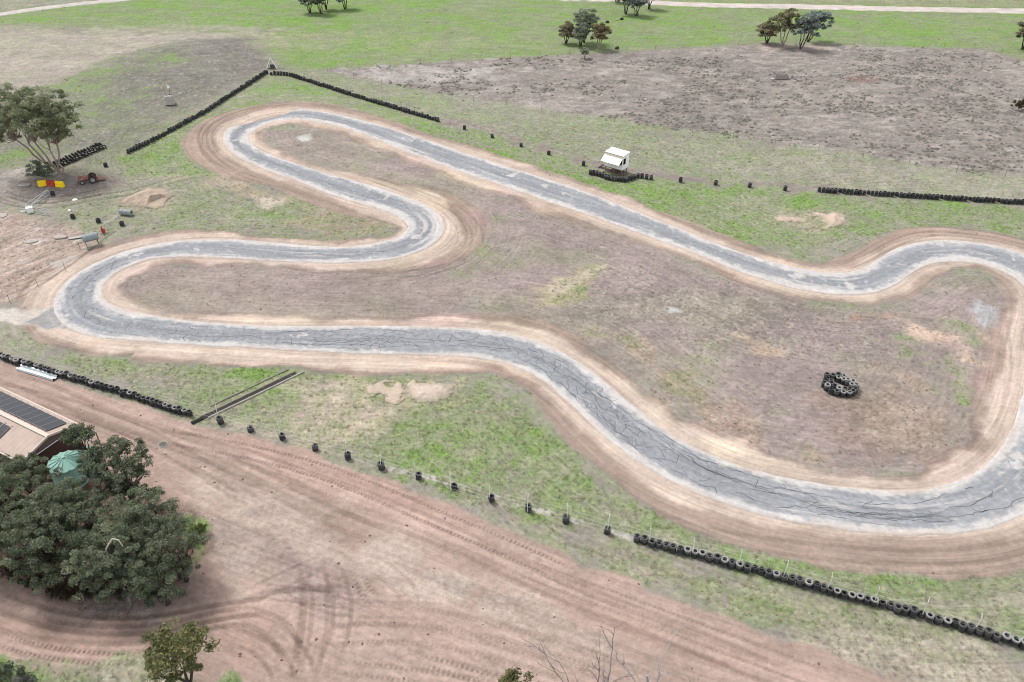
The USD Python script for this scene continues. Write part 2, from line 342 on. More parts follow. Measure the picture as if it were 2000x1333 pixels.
# cracks in the asphalt: sealed joints that run mostly along the track, densest on the bottom straight and the S bend
rc = np.random.default_rng(5)
def crack_ribbons():
    vs, fs, n0 = [], [], 0
    dens = lambda s_: along(s_, (300, 648, 0.5), (500, 655, 0.45), (660, 660, 0.6), (700, 662, 1.0), (760, 664, 1.0), (830, 665, 0.55), (1000, 682, 0.6), (1060, 700, 0.95), (1200, 820, 1.0), (1330, 905, 0.8), (1450, 950, 0.5), (1700, 1000, 0.35), (1900, 990, 0.45),
                            (2060, 700, 0.1), (1850, 490, 0.05), (1500, 530, 0.0), (600, 224, 0.0), (800, 440, 0.15), (560, 492, 0.05), (230, 515, 0.35), (150, 590, 0.55))
    seeds = []
    for k in range(5600):
        s_ = rc.uniform(0, LEN); d = float(dens(s_))
        if rc.random() < d * 0.55: seeds.append((s_ / 1.25, rc.uniform(-3.2, 3.2)))
    seeds = np.array(seeds)
    vo = Voronoi(seeds)
    lines = []
    for (a, b) in vo.ridge_vertices:
        if a < 0 or b < 0: continue
        p, q = vo.vertices[a] * [1.25, 1], vo.vertices[b] * [1.25, 1]
        if max(abs(p[1]), abs(q[1])) > 2.0 or np.linalg.norm(p - q) > 7 or np.linalg.norm(p - q) < 0.25: continue
        if rc.random() > 0.12 + 0.70 * float(dens(p[0])) ** 2: continue
        lines.append((p, q))
    for k in range(30):                                        # long cracks along the track
        s0 = float(s_at(*[(420, 650), (700, 662), (1000, 682), (1150, 770), (1300, 890), (1500, 965), (1700, 1000)][k % 7])) + rc.uniform(-12, 12)
        c0 = rc.uniform(-1.7, 1.7); st = s0
        for m in range(rc.integers(5, 11)):
            s1, c1 = st + rc.uniform(1.2, 2.6), np.clip(c0 + rc.normal(0, 0.28), -2.1, 2.1)
            lines.append((np.array([st, c0]), np.array([s1, c1]))); st, c0 = s1, c1
    for p, q in lines:
        n = max(2, int(np.linalg.norm(p - q) / 0.45) + 1)
        t = np.linspace(0, 1, n)
        sc = p[None] * (1 - t[:, None]) + q[None] * t[:, None]
        sc[1:-1] += rc.normal(0, 0.09, (n - 2, 2)) if n > 2 else 0
        P = to_world(sc[:, 0], sc[:, 1])
        D = np.gradient(P, axis=0); D /= np.linalg.norm(D, axis=1, keepdims=True) + 1e-9
        w = rc.uniform(0.012, 0.030) * rc.uniform(0.75, 1.25, n)
        Nn = np.stack([-D[:, 1], D[:, 0]], 1) * w[:, None]
        v = np.zeros((2 * n, 3)); v[0::2, :2], v[1::2, :2] = P + Nn, P - Nn; v[:, 2] = 0.0345
        vs.append(v)
        for e in range(n - 1): fs += [[n0 + 2 * e, n0 + 2 * e + 1, n0 + 2 * e + 2], [n0 + 2 * e + 1, n0 + 2 * e + 3, n0 + 2 * e + 2]]
        n0 += 2 * n
    return np.vstack(vs), np.array(fs)
mesh("crack", crack_ribbons(), "crack_tar", parent="/World/race_track", kind="stuff", label="dark cracks running through the grey asphalt")

# ------------------------------------------------------------------ the ground: one sheet to the horizon, zones of grass, dirt and sand
NU, NR = 880, 900
u = np.linspace(-1, 1, NU)
yy = 26.0 * np.exp(np.linspace(0, math.log(330.0 / 26.0), NR))
yy = np.r_[-4000, -800, -150, -20, 15, yy, 400, 560, 900, 1800, 6000]
uu = np.r_[-60, -20, -8, -3.5, -2, -1.4, u, 1.4, 2, 3.5, 8, 20, 60]
halfw = np.where(yy < 26, 44 + 0 * yy, 44 + (np.minimum(yy, 330) - 26) * 0.60)
gx = uu[None] * halfw[:, None]; gy = yy[:, None] + 0 * gx
NX = len(uu)
gx, gy = gx.ravel(), gy.ravel()
NV = len(gx)
Vxy = np.stack([gx, gy], 1)
dC, kC = tC.query(Vxy, distance_upper_bound=40.0)
far = ~np.isfinite(dC); kC[far] = 0; dC[far] = 40.0
side = np.einsum("ij,ij->i", Vxy - C[kC], N[kC]) > 0            # True: infield side
dE = dC - W[kC]; dE[far] = 36
sV = S[kC]
n8 = fbm(gx / 8, gy / 8, 101, 4); n3 = fbm(gx / 3, gy / 3, 111, 4); n1 = fbm(gx / 1.0, gy / 1.0, 121, 3); n20 = fbm(gx / 22, gy / 22, 131, 4)
nf = vnoise(gx / 0.28, gy / 0.28, 141)

soil = np.tile(alb(170, 162, 154), (NV, 1))                    # what shows between the grass
green = np.full(NV, 0.35)                                       # how much live grass
rough = np.full(NV, 0.5)                                        # fine contrast and grain
road = np.zeros(NV)                                             # membership of the dirt road

def poly_sd(P, pts):
    """Signed distance (inside positive) of points P to polygon pts."""
    d = np.full(len(P), 1e9); inside = np.zeros(len(P), bool)
    for a, b in zip(pts, np.roll(pts, -1, 0)):
        ab = b - a; t = np.clip(((P - a) @ ab) / (ab @ ab + 1e-12), 0, 1)
        d = np.minimum(d, np.hypot(*(P - a - t[:, None] * ab).T))
        c = (a[1] > P[:, 1]) != (b[1] > P[:, 1])
        with np.errstate(divide="ignore", invalid="ignore"):
            inside ^= c & (P[:, 0] < (b[0] - a[0]) * (P[:, 1] - a[1]) / (b[1] - a[1]) + a[0])
    return np.where(inside, d, -d)
def mask(px, soft=1.5, ragged=1.5, grain=0.5):
    pts = GA([(x, max(y, -330)) for x, y in px])[:, :2]
    lo, hi = pts.min(0) - soft - ragged - 1, pts.max(0) + soft + ragged + 1
    m = np.zeros(NV); k = np.where((gx > lo[0]) & (gx < hi[0]) & (gy > lo[1]) & (gy < hi[1]))[0]
    if len(k):
        d = poly_sd(Vxy[k], pts) + ragged * 3 * (n3[k] - 0.5) + grain * 2 * (n1[k] - 0.5)
        m[k] = sstep(-soft, soft, d)
    return m
def paint(px, color=None, g=None, r=None, soft=1.5, ragged=1.5, grain=0.5, a=1.0):
    global soil, green, rough
    m = mask(px, soft, ragged, grain) * a
    if color is not None: soil = soil * (1 - m[:, None]) + alb(*color) * m[:, None]
    if g is not None: green = green * (1 - m) + g * m
    if r is not None: rough = rough * (1 - m) + r * m
    return m
def curve_sd(px, rad):
    """Distance to, position along and side of an open curve through surveyed points."""
    P = GA(px)[:, :2]
    if len(P) > 2:
        tck, _ = splprep(P.T, s=0, k=min(3, len(P) - 1)); P = np.array(splev(np.linspace(0, 1, 240), tck)).T
    else:
        P = P[:1] + (P[1:] - P[:1]) * np.linspace(0, 1, 240)[:, None]
    s_ = np.r_[0, np.cumsum(np.linalg.norm(np.diff(P, axis=0), axis=1))]
    q = np.linspace(0, s_[-1], max(8, int(s_[-1] / 0.2)))
    P = np.stack([np.interp(q, s_, P[:, k]) for k in (0, 1)], 1)
    t = np.gradient(P, axis=0); t /= np.linalg.norm(t, axis=1, keepdims=True)
    lo, hi = P.min(0) - rad, P.max(0) + rad
    k = np.where((gx > lo[0]) & (gx < hi[0]) & (gy > lo[1]) & (gy < hi[1]))[0]
    d, j = cKDTree(P).query(Vxy[k], distance_upper_bound=rad)
    ok = np.isfinite(d); k, d, j = k[ok], d[ok], j[ok]
    o = Vxy[k] - P[j]
    sgn = t[j, 0] * o[:, 1] - t[j, 1] * o[:, 0]
    return k, np.sign(sgn) * d, q[j], q[-1]

# --- far paddocks
paint([(-400, -330), (2400, -330), (2400, 145), (2000, 118), (1930, 96), (1490, 86), (1130, 106), (650, 140), (540, 138), (480, 85), (300, 60), (-400, 30)], (152, 158, 132), 0.84, 0.8, 4, 4)
paint([(-400, 30), (200, 66), (420, 70), (470, 84), (330, 98), (200, 132), (120, 168), (-400, 340)], (190, 178, 170), 0.22, 0.75, 4, 5)
paint([(160, 60), (300, 75), (420, 70), (520, 90), (560, 60), (420, 50)], (188, 178, 168), 0.25, 0.7, 5, 6, a=0.8)
paint([(-400, 30), (-400, -330), (240, -330), (250, 2), (120, 12), (0, 24)], (166, 162, 150), 0.3, 0.8, 3, 5)
paint([(1100, 2), (1290, 4), (2400, 22), (2400, -330), (1100, -330)], (160, 160, 132), 0.35, 0.8, 3, 4)
paint([(1080, 0), (1190, 0), (1190, 3), (1080, 2)], (220, 214, 206), 0.05, 0.5, 2, 2)
paint([(440, 95), (520, 70), (640, 60), (700, 80), (560, 120)], (180, 176, 150), 0.55, 0.7, 4, 5, a=0.7)
paint([(700, 60), (900, 75), (1120, 72), (1110, 96), (900, 100), (760, 120)], (178, 174, 148), 0.60, 0.7, 4, 5, a=0.6)
# --- scrub paddock and the strip below it
scrub = paint([(618, 141), (640, 138), (900, 118), (1130, 107), (1490, 87), (1930, 97), (2000, 121), (2400, 240), (2400, 380), (1860, 332), (1600, 294), (1330, 254), (1000, 208), (860, 183), (720, 158)], (160, 151, 146), 0.06, 0.75, 1.2, 1.6)
paint([(640, 141), (800, 128), (960, 140), (900, 170), (760, 164)], (200, 194, 190), None, None, 3, 4, a=0.7)
paint([(1300, 210), (1340, 210), (1330, 218), (1285, 218)], (120, 92, 84), 0.0, 0.9, 1.5, 2, a=0.8)
paint([(1660, 150), (1710, 152), (1700, 160), (1650, 158)], (140, 108, 98), 0.0, 0.9, 1.5, 2, a=0.8)
paint([(1480, 86), (1620, 84), (1600, 100), (1500, 100)], (200, 180, 170), 0.0, 0.6, 2, 3, a=0.7)
paint([(540, 140), (640, 141), (720, 158), (860, 183), (1000, 208), (1330, 254), (1860, 332), (2400, 384), (2400, 425), (2000, 392), (1600, 367), (1150, 315), (860, 235), (560, 148)], (166, 162, 150), 0.42, 0.85, 1.5, 2)
paint([(1450, 330), (1600, 300), (1860, 334), (2400, 390), (2400, 420), (1700, 365)], (178, 170, 162), 0.25, 0.8, 2, 3, a=0.8)
k, d, s_, L_ = curve_sd([(860, 236), (1000, 272), (1140, 318), (1330, 350), (1540, 366), (1620, 371)], 3.0)
m_ = sstep(1.9, 0.6, np.abs(d) + (n3[k] - 0.5) * 2)[:, None]
soil[k] = soil[k] * (1 - m_) + alb(160, 150, 143) * m_; green[k] *= (1 - 0.8 * m_[:, 0])
# --- hill at the left
paint([(120, 168), (200, 132), (330, 98), (480, 84), (545, 138), (520, 148), (380, 216), (250, 300), (225, 330), (150, 300), (-60, 330), (-300, 330)], (142, 139, 131), 0.30, 0.75, 3, 4)
paint([(230, 165), (330, 110), (440, 92), (520, 140), (420, 190), (300, 240), (230, 220)], (138, 134, 128), 0.14, 0.75, 4, 5, a=0.8)
paint([(380, 90), (480, 84), (545, 138), (500, 150), (440, 120)], (138, 133, 128), 0.08, 0.7, 3, 4, a=0.85)
paint([(250, 130), (380, 118), (340, 140), (270, 152)], None, 0.75, None, 3, 4, a=0.8)
paint([(110, 168), (200, 140), (250, 150), (160, 185)], None, 0.75, None, 3, 4, a=0.8)
paint([(200, 200), (270, 190), (250, 215), (190, 225)], None, 0.70, None, 3, 4, a=0.8)
paint([(-300, 320), (80, 290), (70, 320), (-100, 345)], None, 0.75, None, 3, 4, a=0.8)
# --- grass inside the tyre walls
paint([(560, 150), (700, 188), (860, 238), (1000, 275), (1150, 325), (1330, 352), (1600, 378), (2400, 430), (2400, 500), (1960, 452), (1800, 436), (1700, 462), (1560, 500), (1420, 465), (1150, 372), (900, 292), (700, 216), (560, 190), (430, 230), (385, 262), (395, 310), (430, 345), (300, 350), (230, 372), (235, 310), (380, 222), (520, 152)], (168, 164, 150), 0.70, 0.8, 1.5, 2)
paint([(1380, 382), (1420, 376), (1560, 400), (1520, 450), (1400, 440)], (174, 168, 156), 0.5, 0.9, 2, 3, a=0.7)
paint([(520, 150), (590, 152), (600, 182), (470, 200), (400, 232), (280, 310), (270, 296), (400, 222)], (168, 162, 150), 0.55, 0.8, 1.5, 2, a=0.7)
# --- left: below the hairpin and the rough yard
paint([(225, 372), (330, 345), (440, 345), (600, 388), (770, 428), (800, 448), (760, 468), (560, 464), (300, 462), (180, 470), (110, 440), (120, 395)], (166, 160, 150), 0.50, 0.8, 1.5, 2.5)
paint([(330, 345), (470, 350), (560, 385), (520, 400), (420, 370)], (196, 176, 158), 0.15, 0.8, 2, 3, a=0.8)
paint([(600, 392), (770, 432), (790, 452), (640, 462), (560, 440)], (180, 160, 146), 0.30, 0.8, 2, 3, a=0.8)
paint([(500, 385), (530, 380), (545, 398), (515, 405)], (205, 196, 180), 0.1, 0.8, 1, 1.5, a=0.8)
yard = paint([(-400, 345), (60, 335), (160, 345), (320, 350), (225, 372), (120, 395), (-400, 430)], (166, 155, 150), 0.15, 0.8, 2, 3)
paint([(-400, 415), (40, 418), (130, 440), (195, 462), (150, 505), (60, 575), (20, 592), (-400, 640)], (188, 168, 159), 0.12, 0.9, 1.5, 2)
paint([(-20, 335), (50, 330), (60, 352), (0, 362)], (196, 188, 182), 0.05, 0.8, 1.5, 2, a=0.7)
# --- infield
INF = (169, 156, 150)
paint([(515, 262), (640, 250), (800, 300), (1070, 400), (1250, 472), (1400, 540), (1600, 590), (1750, 602), (1850, 545), (1990, 550), (2010, 700), (1985, 800), (1940, 880), (1880, 930), (1650, 935), (1400, 895), (1250, 760), (1100, 662), (900, 640), (940, 560), (935, 440), (880, 400), (700, 340), (560, 302)], INF, 0.14, 0.6, 1.5, 2)
paint([(215, 560), (300, 515), (500, 516), (740, 520), (930, 470), (960, 560), (900, 632), (600, 624), (320, 612), (240, 592)], (170, 157, 149), 0.06, 0.55, 1.5, 2)
paint([(1180, 520), (1400, 560), (1700, 620), (1800, 640), (1700, 700), (1350, 680), (1180, 640), (1080, 640)], (163, 151, 145), 0.12, 0.95, 3, 4, a=0.8)
paint([(1020, 590), (1170, 520), (1120, 595), (1040, 615)], (184, 172, 140), 0.65, 0.9, 1.2, 2.5, a=0.8)
paint([(1080, 555), (1180, 520), (1130, 550), (1070, 585)], (206, 196, 176), 0.1, 0.9, 0.8, 1.2, a=0.7)
paint([(900, 430), (960, 420), (1000, 470), (960, 540), (910, 540)], None, 0.35, None, 2.5, 4, a=0.8)
paint([(1180, 640), (1260, 720), (1380, 830), (1560, 880), (1520, 860), (1420, 800), (1280, 690)], (174, 154, 140), 0.34, 0.9, 1.5, 3, a=0.8)
paint([(1250, 690), (1380, 690), (1400, 760), (1320, 770)], None, 0.22, None, 3, 4, a=0.8)
paint([(1720, 640), (1830, 690), (1900, 780), (1880, 800), (1780, 700)], None, 0.45, None, 1.5, 3, a=0.8)
paint([(1815, 620), (1900, 645), (1930, 690), (1880, 665)], None, 0.5, None, 1.5, 2.5, a=0.8)
paint([(1770, 622), (1830, 640), (1900, 690), (1950, 715), (1930, 725), (1860, 690), (1780, 650)], (214, 190, 172), 0.03, 0.7, 1, 1.5, a=0.85)
paint([(1450, 655), (1500, 675), (1530, 700), (1500, 705), (1465, 680)], (212, 188, 166), 0.03, 0.7, 1, 1.5, a=0.8)
paint([(1680, 606), (1760, 612), (1740, 628), (1660, 622)], (188, 154, 136), 0.03, 0.7, 1, 1.5, a=0.8)
paint([(1600, 760), (1760, 740), (1880, 830), (1800, 910), (1650, 900)], (172, 152, 140), 0.14, 0.8, 3, 4, a=0.7)
paint([(1935, 690), (2000, 600), (2010, 760), (1965, 850), (1930, 860)], (196, 176, 160), 0.05, 0.8, 1.5, 2.5, a=0.9)
puddle = paint([(1896, 588), (1920, 586), (1950, 605), (1967, 628), (1950, 640), (1925, 636), (1905, 612)], (184, 184, 184), 0.0, 0.45, 0.6, 1.0, 0.5)
paint([(1300, 602), (1322, 600), (1330, 610), (1306, 612)], (206, 204, 208), 0.0, 0.5, 0.4, 0.6, a=0.8)
paint([(585, 266), (604, 264), (612, 274), (592, 277)], (214, 212, 212), 0.0, 0.5, 0.5, 0.8, a=0.9)
# --- bottom grass triangle
paint([(120, 700), (340, 716), (560, 722), (720, 738), (900, 748), (1000, 790), (1060, 840), (1110, 905), (1200, 975), (1330, 1042), (1600, 1088), (1800, 1100), (2400, 1120), (2400, 1380), (2000, 1285), (1800, 1225), (1500, 1140), (1240, 1062), (1000, 1010), (900, 975), (760, 915), (600, 868), (400, 826), (330, 792), (150, 715)], (168, 160, 148), 0.62, 0.9, 0.8, 1.4)
paint([(150, 712), (330, 722), (420, 760), (400, 800), (330, 780), (200, 740)], (166, 156, 148), 0.42, 0.9, 1.5, 2, a=0.9)
paint([(560, 735), (700, 745), (760, 790), (740, 840), (640, 870), (520, 850), (560, 790)], (204, 186, 172), 0.28, 0.9, 1.5, 2.5, a=0.9)
paint([(400, 815), (520, 830), (640, 870), (760, 915), (720, 920), (560, 870), (420, 836)], (190, 174, 162), 0.22, 0.9, 1, 1.6, a=0.9)
paint([(1240, 1066), (1500, 1144), (1800, 1230), (2000, 1290), (2400, 1390), (2400, 1500), (1900, 1420), (1640, 1278), (1300, 1150), (1000, 1020)], (170, 160, 147), 0.46, 0.9, 1.2, 2)
paint([(1560, 1240), (1700, 1235), (1900, 1270), (2400, 1420), (2400, 1500), (1900, 1450)], (188, 175, 163), 0.20, 1.0, 1.5, 2.5, a=0.85)
paint([(1800, 1110), (2400, 1120), (2400, 1250), (1950, 1200)], None, 0.45, None, 2, 3, a=0.7)
k, d, s_, L_ = curve_sd([(760, 915), (900, 950), (1030, 990), (1190, 1038), (1245, 1055)], 2.0)
m_ = (sstep(0.55, 0.2, np.abs(d)) * sstep(0.40, 0.60, n1[k] + 0.2 * (n3[k] - 0.5)))[:, None] * 0.75
soil[k] = soil[k] * (1 - m_) + alb(206, 204, 196) * m_; green[k] *= (1 - m_[:, 0])
# --- the dirt road and yard at the bottom left
rp = [(-400, 640), (-60, 690), (20, 712), (110, 742), (250, 790), (390, 832), (500, 852), (620, 890), (760, 940), (880, 985), (1000, 1040), (1180, 1118), (1300, 1165), (1500, 1235), (1640, 1285), (1780, 1340), (1960, 1440), (-400, 1500)]
road = mask(rp, 0.35, 0.5, 0.25)
paint(rp, (190, 166, 155), 0.0, 0.45, 0.35, 0.5, 0.25)
paint([(330, 930), (480, 930), (700, 1050), (900, 1130), (1100, 1240), (860, 1200), (700, 1150), (560, 1120), (420, 1080), (390, 1000)], (204, 186, 176), 0.0, 0.6, 2.0, 2.5, a=0.9)
paint([(280, 870), (520, 905), (700, 990), (560, 960), (380, 920)], (194, 172, 161), 0.0, 0.5, 2.5, 3, a=0.8)
paint([(430, 1010), (540, 1020), (580, 1080), (500, 1110), (420, 1080)], (178, 163, 155), 0.0, 0.7, 2, 3, a=0.7)
paint([(830, 1120), (900, 1130), (1100, 1220), (1200, 1270), (1080, 1250), (900, 1180)], (184, 170, 160), 0.06, 0.95, 1, 2.5, a=0.75)
paint([(560, 1090), (690, 1100), (740, 1180), (640, 1200), (560, 1180)], (168, 149, 145), 0.0, 0.6, 1.5, 2, a=0.75)
paint([(700, 1200), (1000, 1215), (1300, 1320), (1200, 1400), (700, 1400), (620, 1280)], (185, 163, 153), 0.0, 0.55, 3, 3, a=0.8)
paint([(-60, 1170), (130, 1215), (330, 1222), (520, 1200), (560, 1260), (480, 1300), (330, 1272), (130, 1282), (-60, 1245)], (186, 160, 148), 0.0, 0.45, 1.0, 1.5, a=0.8)
paint([(100, 780), (280, 850), (330, 872), (240, 862), (140, 822)], (166, 146, 136), 0.0, 0.5, 1.5, 2, a=0.6)
paint([(690, 745), (760, 742), (900, 742), (905, 790), (800, 800), (720, 790)], (206, 188, 170), 0.30, 0.9, 1.2, 2.0, 1.2, a=0.75)
paint([(1490, 418), (1570, 408), (1640, 410), (1665, 440), (1640, 455), (1560, 448), (1500, 436)], (198, 182, 166), 0.32, 0.9, 1.2, 2.0, 1.2, a=0.7)
paint([(215, 400), (260, 376), (330, 364), (352, 384), (320, 412), (260, 412)], (194, 174, 158), 0.25, 0.8, 1.2, 1.6, 1.0, a=0.7)
# leaf litter under the trees, grass at the lower left corner
grass_corner = paint([(-300, 1255), (60, 1285), (150, 1300), (310, 1304), (440, 1330), (470, 1480), (-300, 1480)], (164, 158, 142), 0.78, 0.9, 0.6, 1.2)
paint([(120, 1300), (310, 1304), (420, 1330), (200, 1345)], (194, 180, 166), 0.22, 1.0, 0.8, 1.2, a=0.7)
lit = paint([(-400, 860), (60, 900), (200, 930), (300, 960), (385, 1010), (400, 1070), (370, 1130), (250, 1195), (110, 1178), (-60, 1130), (-400, 1060)], (122, 98, 88), 0.05, 1.0, 1.2, 1.6)
paint([(150, 1150), (300, 1160), (300, 1200), (200, 1200)], (170, 156, 150), 0.05, 1.0, 1, 1.6, a=0.8)
paint([(355, 1020), (402, 1010), (405, 1050), (380, 1070)], None, 0.85, None, 0.6, 1, a=0.95)
paint([(260, 1135), (330, 1120), (385, 1075), (395, 1095), (320, 1160)], None, 0.45, None, 0.6, 1, a=0.8)
road *= (1 - lit) * (1 - grass_corner)
# the pale spur that joins the track at the left
spur = paint([(-300, 585), (0, 596), (60, 603), (108, 600), (130, 640), (60, 638), (0, 634), (-300, 632)], (222, 214, 206), 0.0, 0.4, 0.5, 0.8)

jn = paint([(48, 630), (80, 614), (104, 600), (118, 606), (124, 640), (90, 640), (60, 636)], (164, 166, 170), 0.0, 0.4, 0.3, 0.5)
spur = np.maximum(spur, jn)
# --- dirt verges along the track
widthR = along(sV, (300, 670, 3.6), (600, 688, 3.4), (850, 696, 3.4), (1000, 716, 3.6), (1150, 812, 3.3), (1250, 905, 4.0), (1500, 1008, 4.6), (1700, 1036, 4.6), (1880, 1043, 4.4), (2000, 1000, 4.5), (2120, 700, 4), (1950, 480, 4.2), (1807, 471, 4.2), (1720, 500, 4.0), (1600, 533, 3.4), (1500, 507, 3.2), (1300, 437, 2.4),
               (1070, 350, 2.4), (800, 262, 2.8), (665, 224, 3.4), (560, 214, 4.2), (470, 235, 6.0), (434, 273, 7.5), (470, 310, 6.5), (560, 347, 4.5), (650, 382, 4.5), (765, 420, 3.2), (802, 446, 2.2), (760, 474, 2.5), (600, 477, 2.6), (420, 467, 3.0), (300, 478, 4.0), (200, 505, 4.2), (130, 548, 5.5), (105, 600, 4.5), (150, 648, 3.6))
widthL = along(sV, (304, 621, 2.4), (600, 635, 2.4), (800, 640, 2.6), (965, 648, 4.4), (1060, 668, 5.0), (1175, 735, 3.4), (1345, 870, 3.8), (1527, 932, 3.2), (1700, 952, 2.6), (1860, 947, 3.4), (1960, 870, 4.0), (2012, 700, 4.5), (2000, 550, 4.0), (1860, 510, 2.2), (1790, 530, 4.5), (1690, 578, 4.2), (1580, 569, 3.6), (1440, 528, 3.2), (1300, 478, 3.4),
               (1070, 394, 3.4), (930, 345, 3.2), (720, 268, 3.0), (595, 234, 3.0), (500, 250, 2.6), (490, 278, 3.0), (560, 315, 2.6), (700, 355, 2.8), (800, 386, 5.0), (860, 420, 6.5), (876, 441, 7.5), (850, 478, 7.0), (783, 504, 4.4), (650, 514, 3.2), (437, 504, 2.4), (245, 520, 2.6), (202, 565, 3.0), (252, 611, 2.6))
wv = np.where(side, widthL, widthR)
sw = fbm(sV / 7, side * 3.0, 151, 4)                            # the verge's ragged rim, as long tongues along the track
rim = wv * np.where(side, 0.82, 0.95) + 3.0 * (sw - 0.5) + 2.2 * (fbm(sV / 24, side * 5.0, 152, 3) - 0.5) + 1.3 * (n3 - 0.5) + 0.5 * (n1 - 0.5)
vsoft = np.where(side, 0.9, 0.35) * (0.5 + vnoise(sV / 6, side * 7.0, 153))
verge = sstep(1, -1, (dE - rim) / vsoft)
brownR = along(sV, (300, 670, 0.2), (700, 690, 0.1), (1000, 716, 0.25), (1080, 760, 0.6), (1200, 870, 0.8), (1300, 945, 0.9), (1600, 1028, 1.35), (1880, 1043, 1.3), (2100, 800, 0.8), (1900, 474, 1.1), (1720, 500, 1.1), (1550, 523, 0.8), (1300, 437, 0.45), (1000, 327, 0.4), (720, 238, 0.8), (560, 214, 0.9), (434, 273, 1.25), (560, 347, 1.1), (760, 420, 0.6), (700, 479, 0.5),
              (420, 467, 0.7), (200, 505, 0.5), (120, 560, 0.15))
brownL = along(sV, (800, 390, 0.3), (870, 440, 0.9), (800, 500, 0.5), (500, 512, 0.05), (600, 635, 0.05), (1000, 650, 0.2), (1200, 760, 0.0), (1600, 945, 0.0), (1900, 900, 0.05), (2000, 700, 0.4), (1690, 578, 0.3), (1200, 440, 0.15), (600, 240, 0.3))
brown = np.where(side, brownL, brownR)
cfrac = np.clip(0.92 - 0.55 * brown, 0.12, 0.95)
core_rim = rim * cfrac * np.where(side, 0.85, 0.95) + 2.2 * (fbm(sV / 4.5, side * 3.0 + 11, 155, 4) - 0.5) + 0.5 * (n1 - 0.5)
core = sstep(1, -1, (dE - core_rim) / (0.25 + 0.7 * vnoise(sV / 9, side * 3.0, 154)))
st1 = fbm(dE / 0.55, sV / 16, 161, 4, 0.6); st2 = fbm(dE / 0.22, sV / 9, 171, 3, 0.6)
soft_b = fbm(dE / 1.5, sV / 20, 158, 3)[:, None]
vc = alb(219, 200, 186) * core[:, None] + (alb(190, 168, 155) * soft_b + alb(172, 150, 139) * (1 - soft_b)) * (1 - core[:, None])
vc = vc * (0.97 + 0.50 * (st1 - 0.5) + 0.34 * (st2 - 0.5) + 0.16 * (nf - 0.5))[:, None]
redd = (sstep(0.56, 0.72, fbm(gx / 9, gy / 9, 181, 4)) * 0.5)[:, None]
vc = vc * (1 - redd) + vc * np.array([1.01, 0.95, 0.90]) * redd
va = (verge * (1 - 0.85 * np.clip(spur, 0, 1)))[:, None] * (0.86 + 0.14 * core)[:, None]
soil = soil * (1 - va) + vc * va
green *= 1 - np.clip(va[:, 0] * 1.05, 0, 1)
rough = rough * (1 - 0.55 * va[:, 0])
# dark lip where the verge was graded off towards the grass
lip = sstep(0.55, 0.0, np.abs(dE - rim - 0.1)) * sstep(0.46, 0.60, fbm(sV / 5, side * 2.0 + 7, 191, 3)) * 0.45
soil *= (1 - lip * 0.4)[:, None]
# mowing and wheel lines that follow the track on the infield and the grass
fol = sstep(26, 4, dE) * (1 - road)
soil *= (1 + fol * 0.30 * (fbm(dE / 0.7, sV / 24, 201, 4, 0.6) - 0.5))[:, None]
green *= 1 + fol * 0.9 * (fbm(dE / 1.1, sV / 30, 211, 3, 0.6) - 0.5)

inf_ = mask([(515, 262), (640, 250), (1070, 400), (1400, 540), (1750, 602), (1850, 545), (1990, 550), (1985, 800), (1880, 930), (1650, 935), (1400, 895), (1100, 662), (600, 624), (240, 592), (215, 560), (300, 515), (740, 520), (930, 440), (700, 340)], 2, 2)
vv = flat(fbm(gx / 7, gy / 5, 205, 5, 0.62)) - 0.5; hv = (flat(fbm(gx / 9, gy / 6, 206, 4)) - 0.5)[:, None]
soil *= (1 + inf_ * 0.20 * vv)[:, None]
soil *= 1 + inf_[:, None] * hv * np.array([0.02, -0.05, 0.07])
green = np.where(inf_ > 0.4, np.clip(green * (0.15 + 1.25 * flat(fbm(gx / 5, gy / 4, 207, 4)) ** 1.5), 0, 1), green)
# --- wheel tracks: (points, gauge or 0 for one line, width, strength, tread)
relief = np.zeros(NV)
def ruts(px, gauge=1.7, width=0.30, dark=0.35, tread=0.0, tint=(0.86, 0.82, 0.80), depth=0.03, light=0.25):
    global soil
    k, d, q, L_ = curve_sd(px, gauge / 2 + 2.0)
    if not len(k): return
    fade = sstep(0, 2.5, q) * sstep(0, 2.5, L_ - q)
    for o in ((-gauge / 2, gauge / 2) if gauge else (0.0,)):
        e = np.abs(d - o + 0.10 * (n3[k] - 0.5))
        m = sstep(width * 0.80, width * 0.45, e) * fade * (0.62 + 0.75 * vnoise(q / 5.0, o + 0 * q, 5)) 
        if tread: m = m * (1 - tread * 0.5 + tread * 0.9 * np.sin(q / 0.40 * 2 * np.pi + 2.0 * np.sign(d - o) * e / width) * (0.5 + vnoise(q / 2.0, 0 * q, 7)))
        m = np.clip(m, 0, 1.2) * dark * 0.9
        soil[k] = soil[k] * (1 - m[:, None]) + soil[k] * np.array(tint) * 0.62 * m[:, None]
        relief[k] -= depth * m / max(dark, 1e-3)
        hi = sstep(width * 2.2, width * 1.3, e) * sstep(width * 0.8, width * 1.2, e) * fade * light * dark
        soil[k] *= (1 + hi * 0.6)[:, None]
R = ruts
R([(320, 852), (480, 882), (640, 925), (720, 955), (830, 1003), (1000, 1075), (1120, 1130)], 1.75, 0.26, 0.75, 0.9, depth=0.05)
R([(290, 850), (470, 890), (640, 950), (800, 1010), (980, 1090), (1200, 1180)], 1.8, 0.35, 0.35, 0.3)
R([(120, 775), (300, 850), (440, 900), (600, 985), (760, 1050)], 1.8, 0.45, 0.5)
R([(0, 735), (120, 775), (260, 830), (420, 880), (560, 950), (680, 1010)], 1.8, 0.4, 0.45)
R([(0, 760), (150, 800), (300, 860), (420, 930), (520, 990)], 1.8, 0.3, 0.4)
R([(350, 905), (420, 935), (480, 970)], 0, 0.5, 0.6)
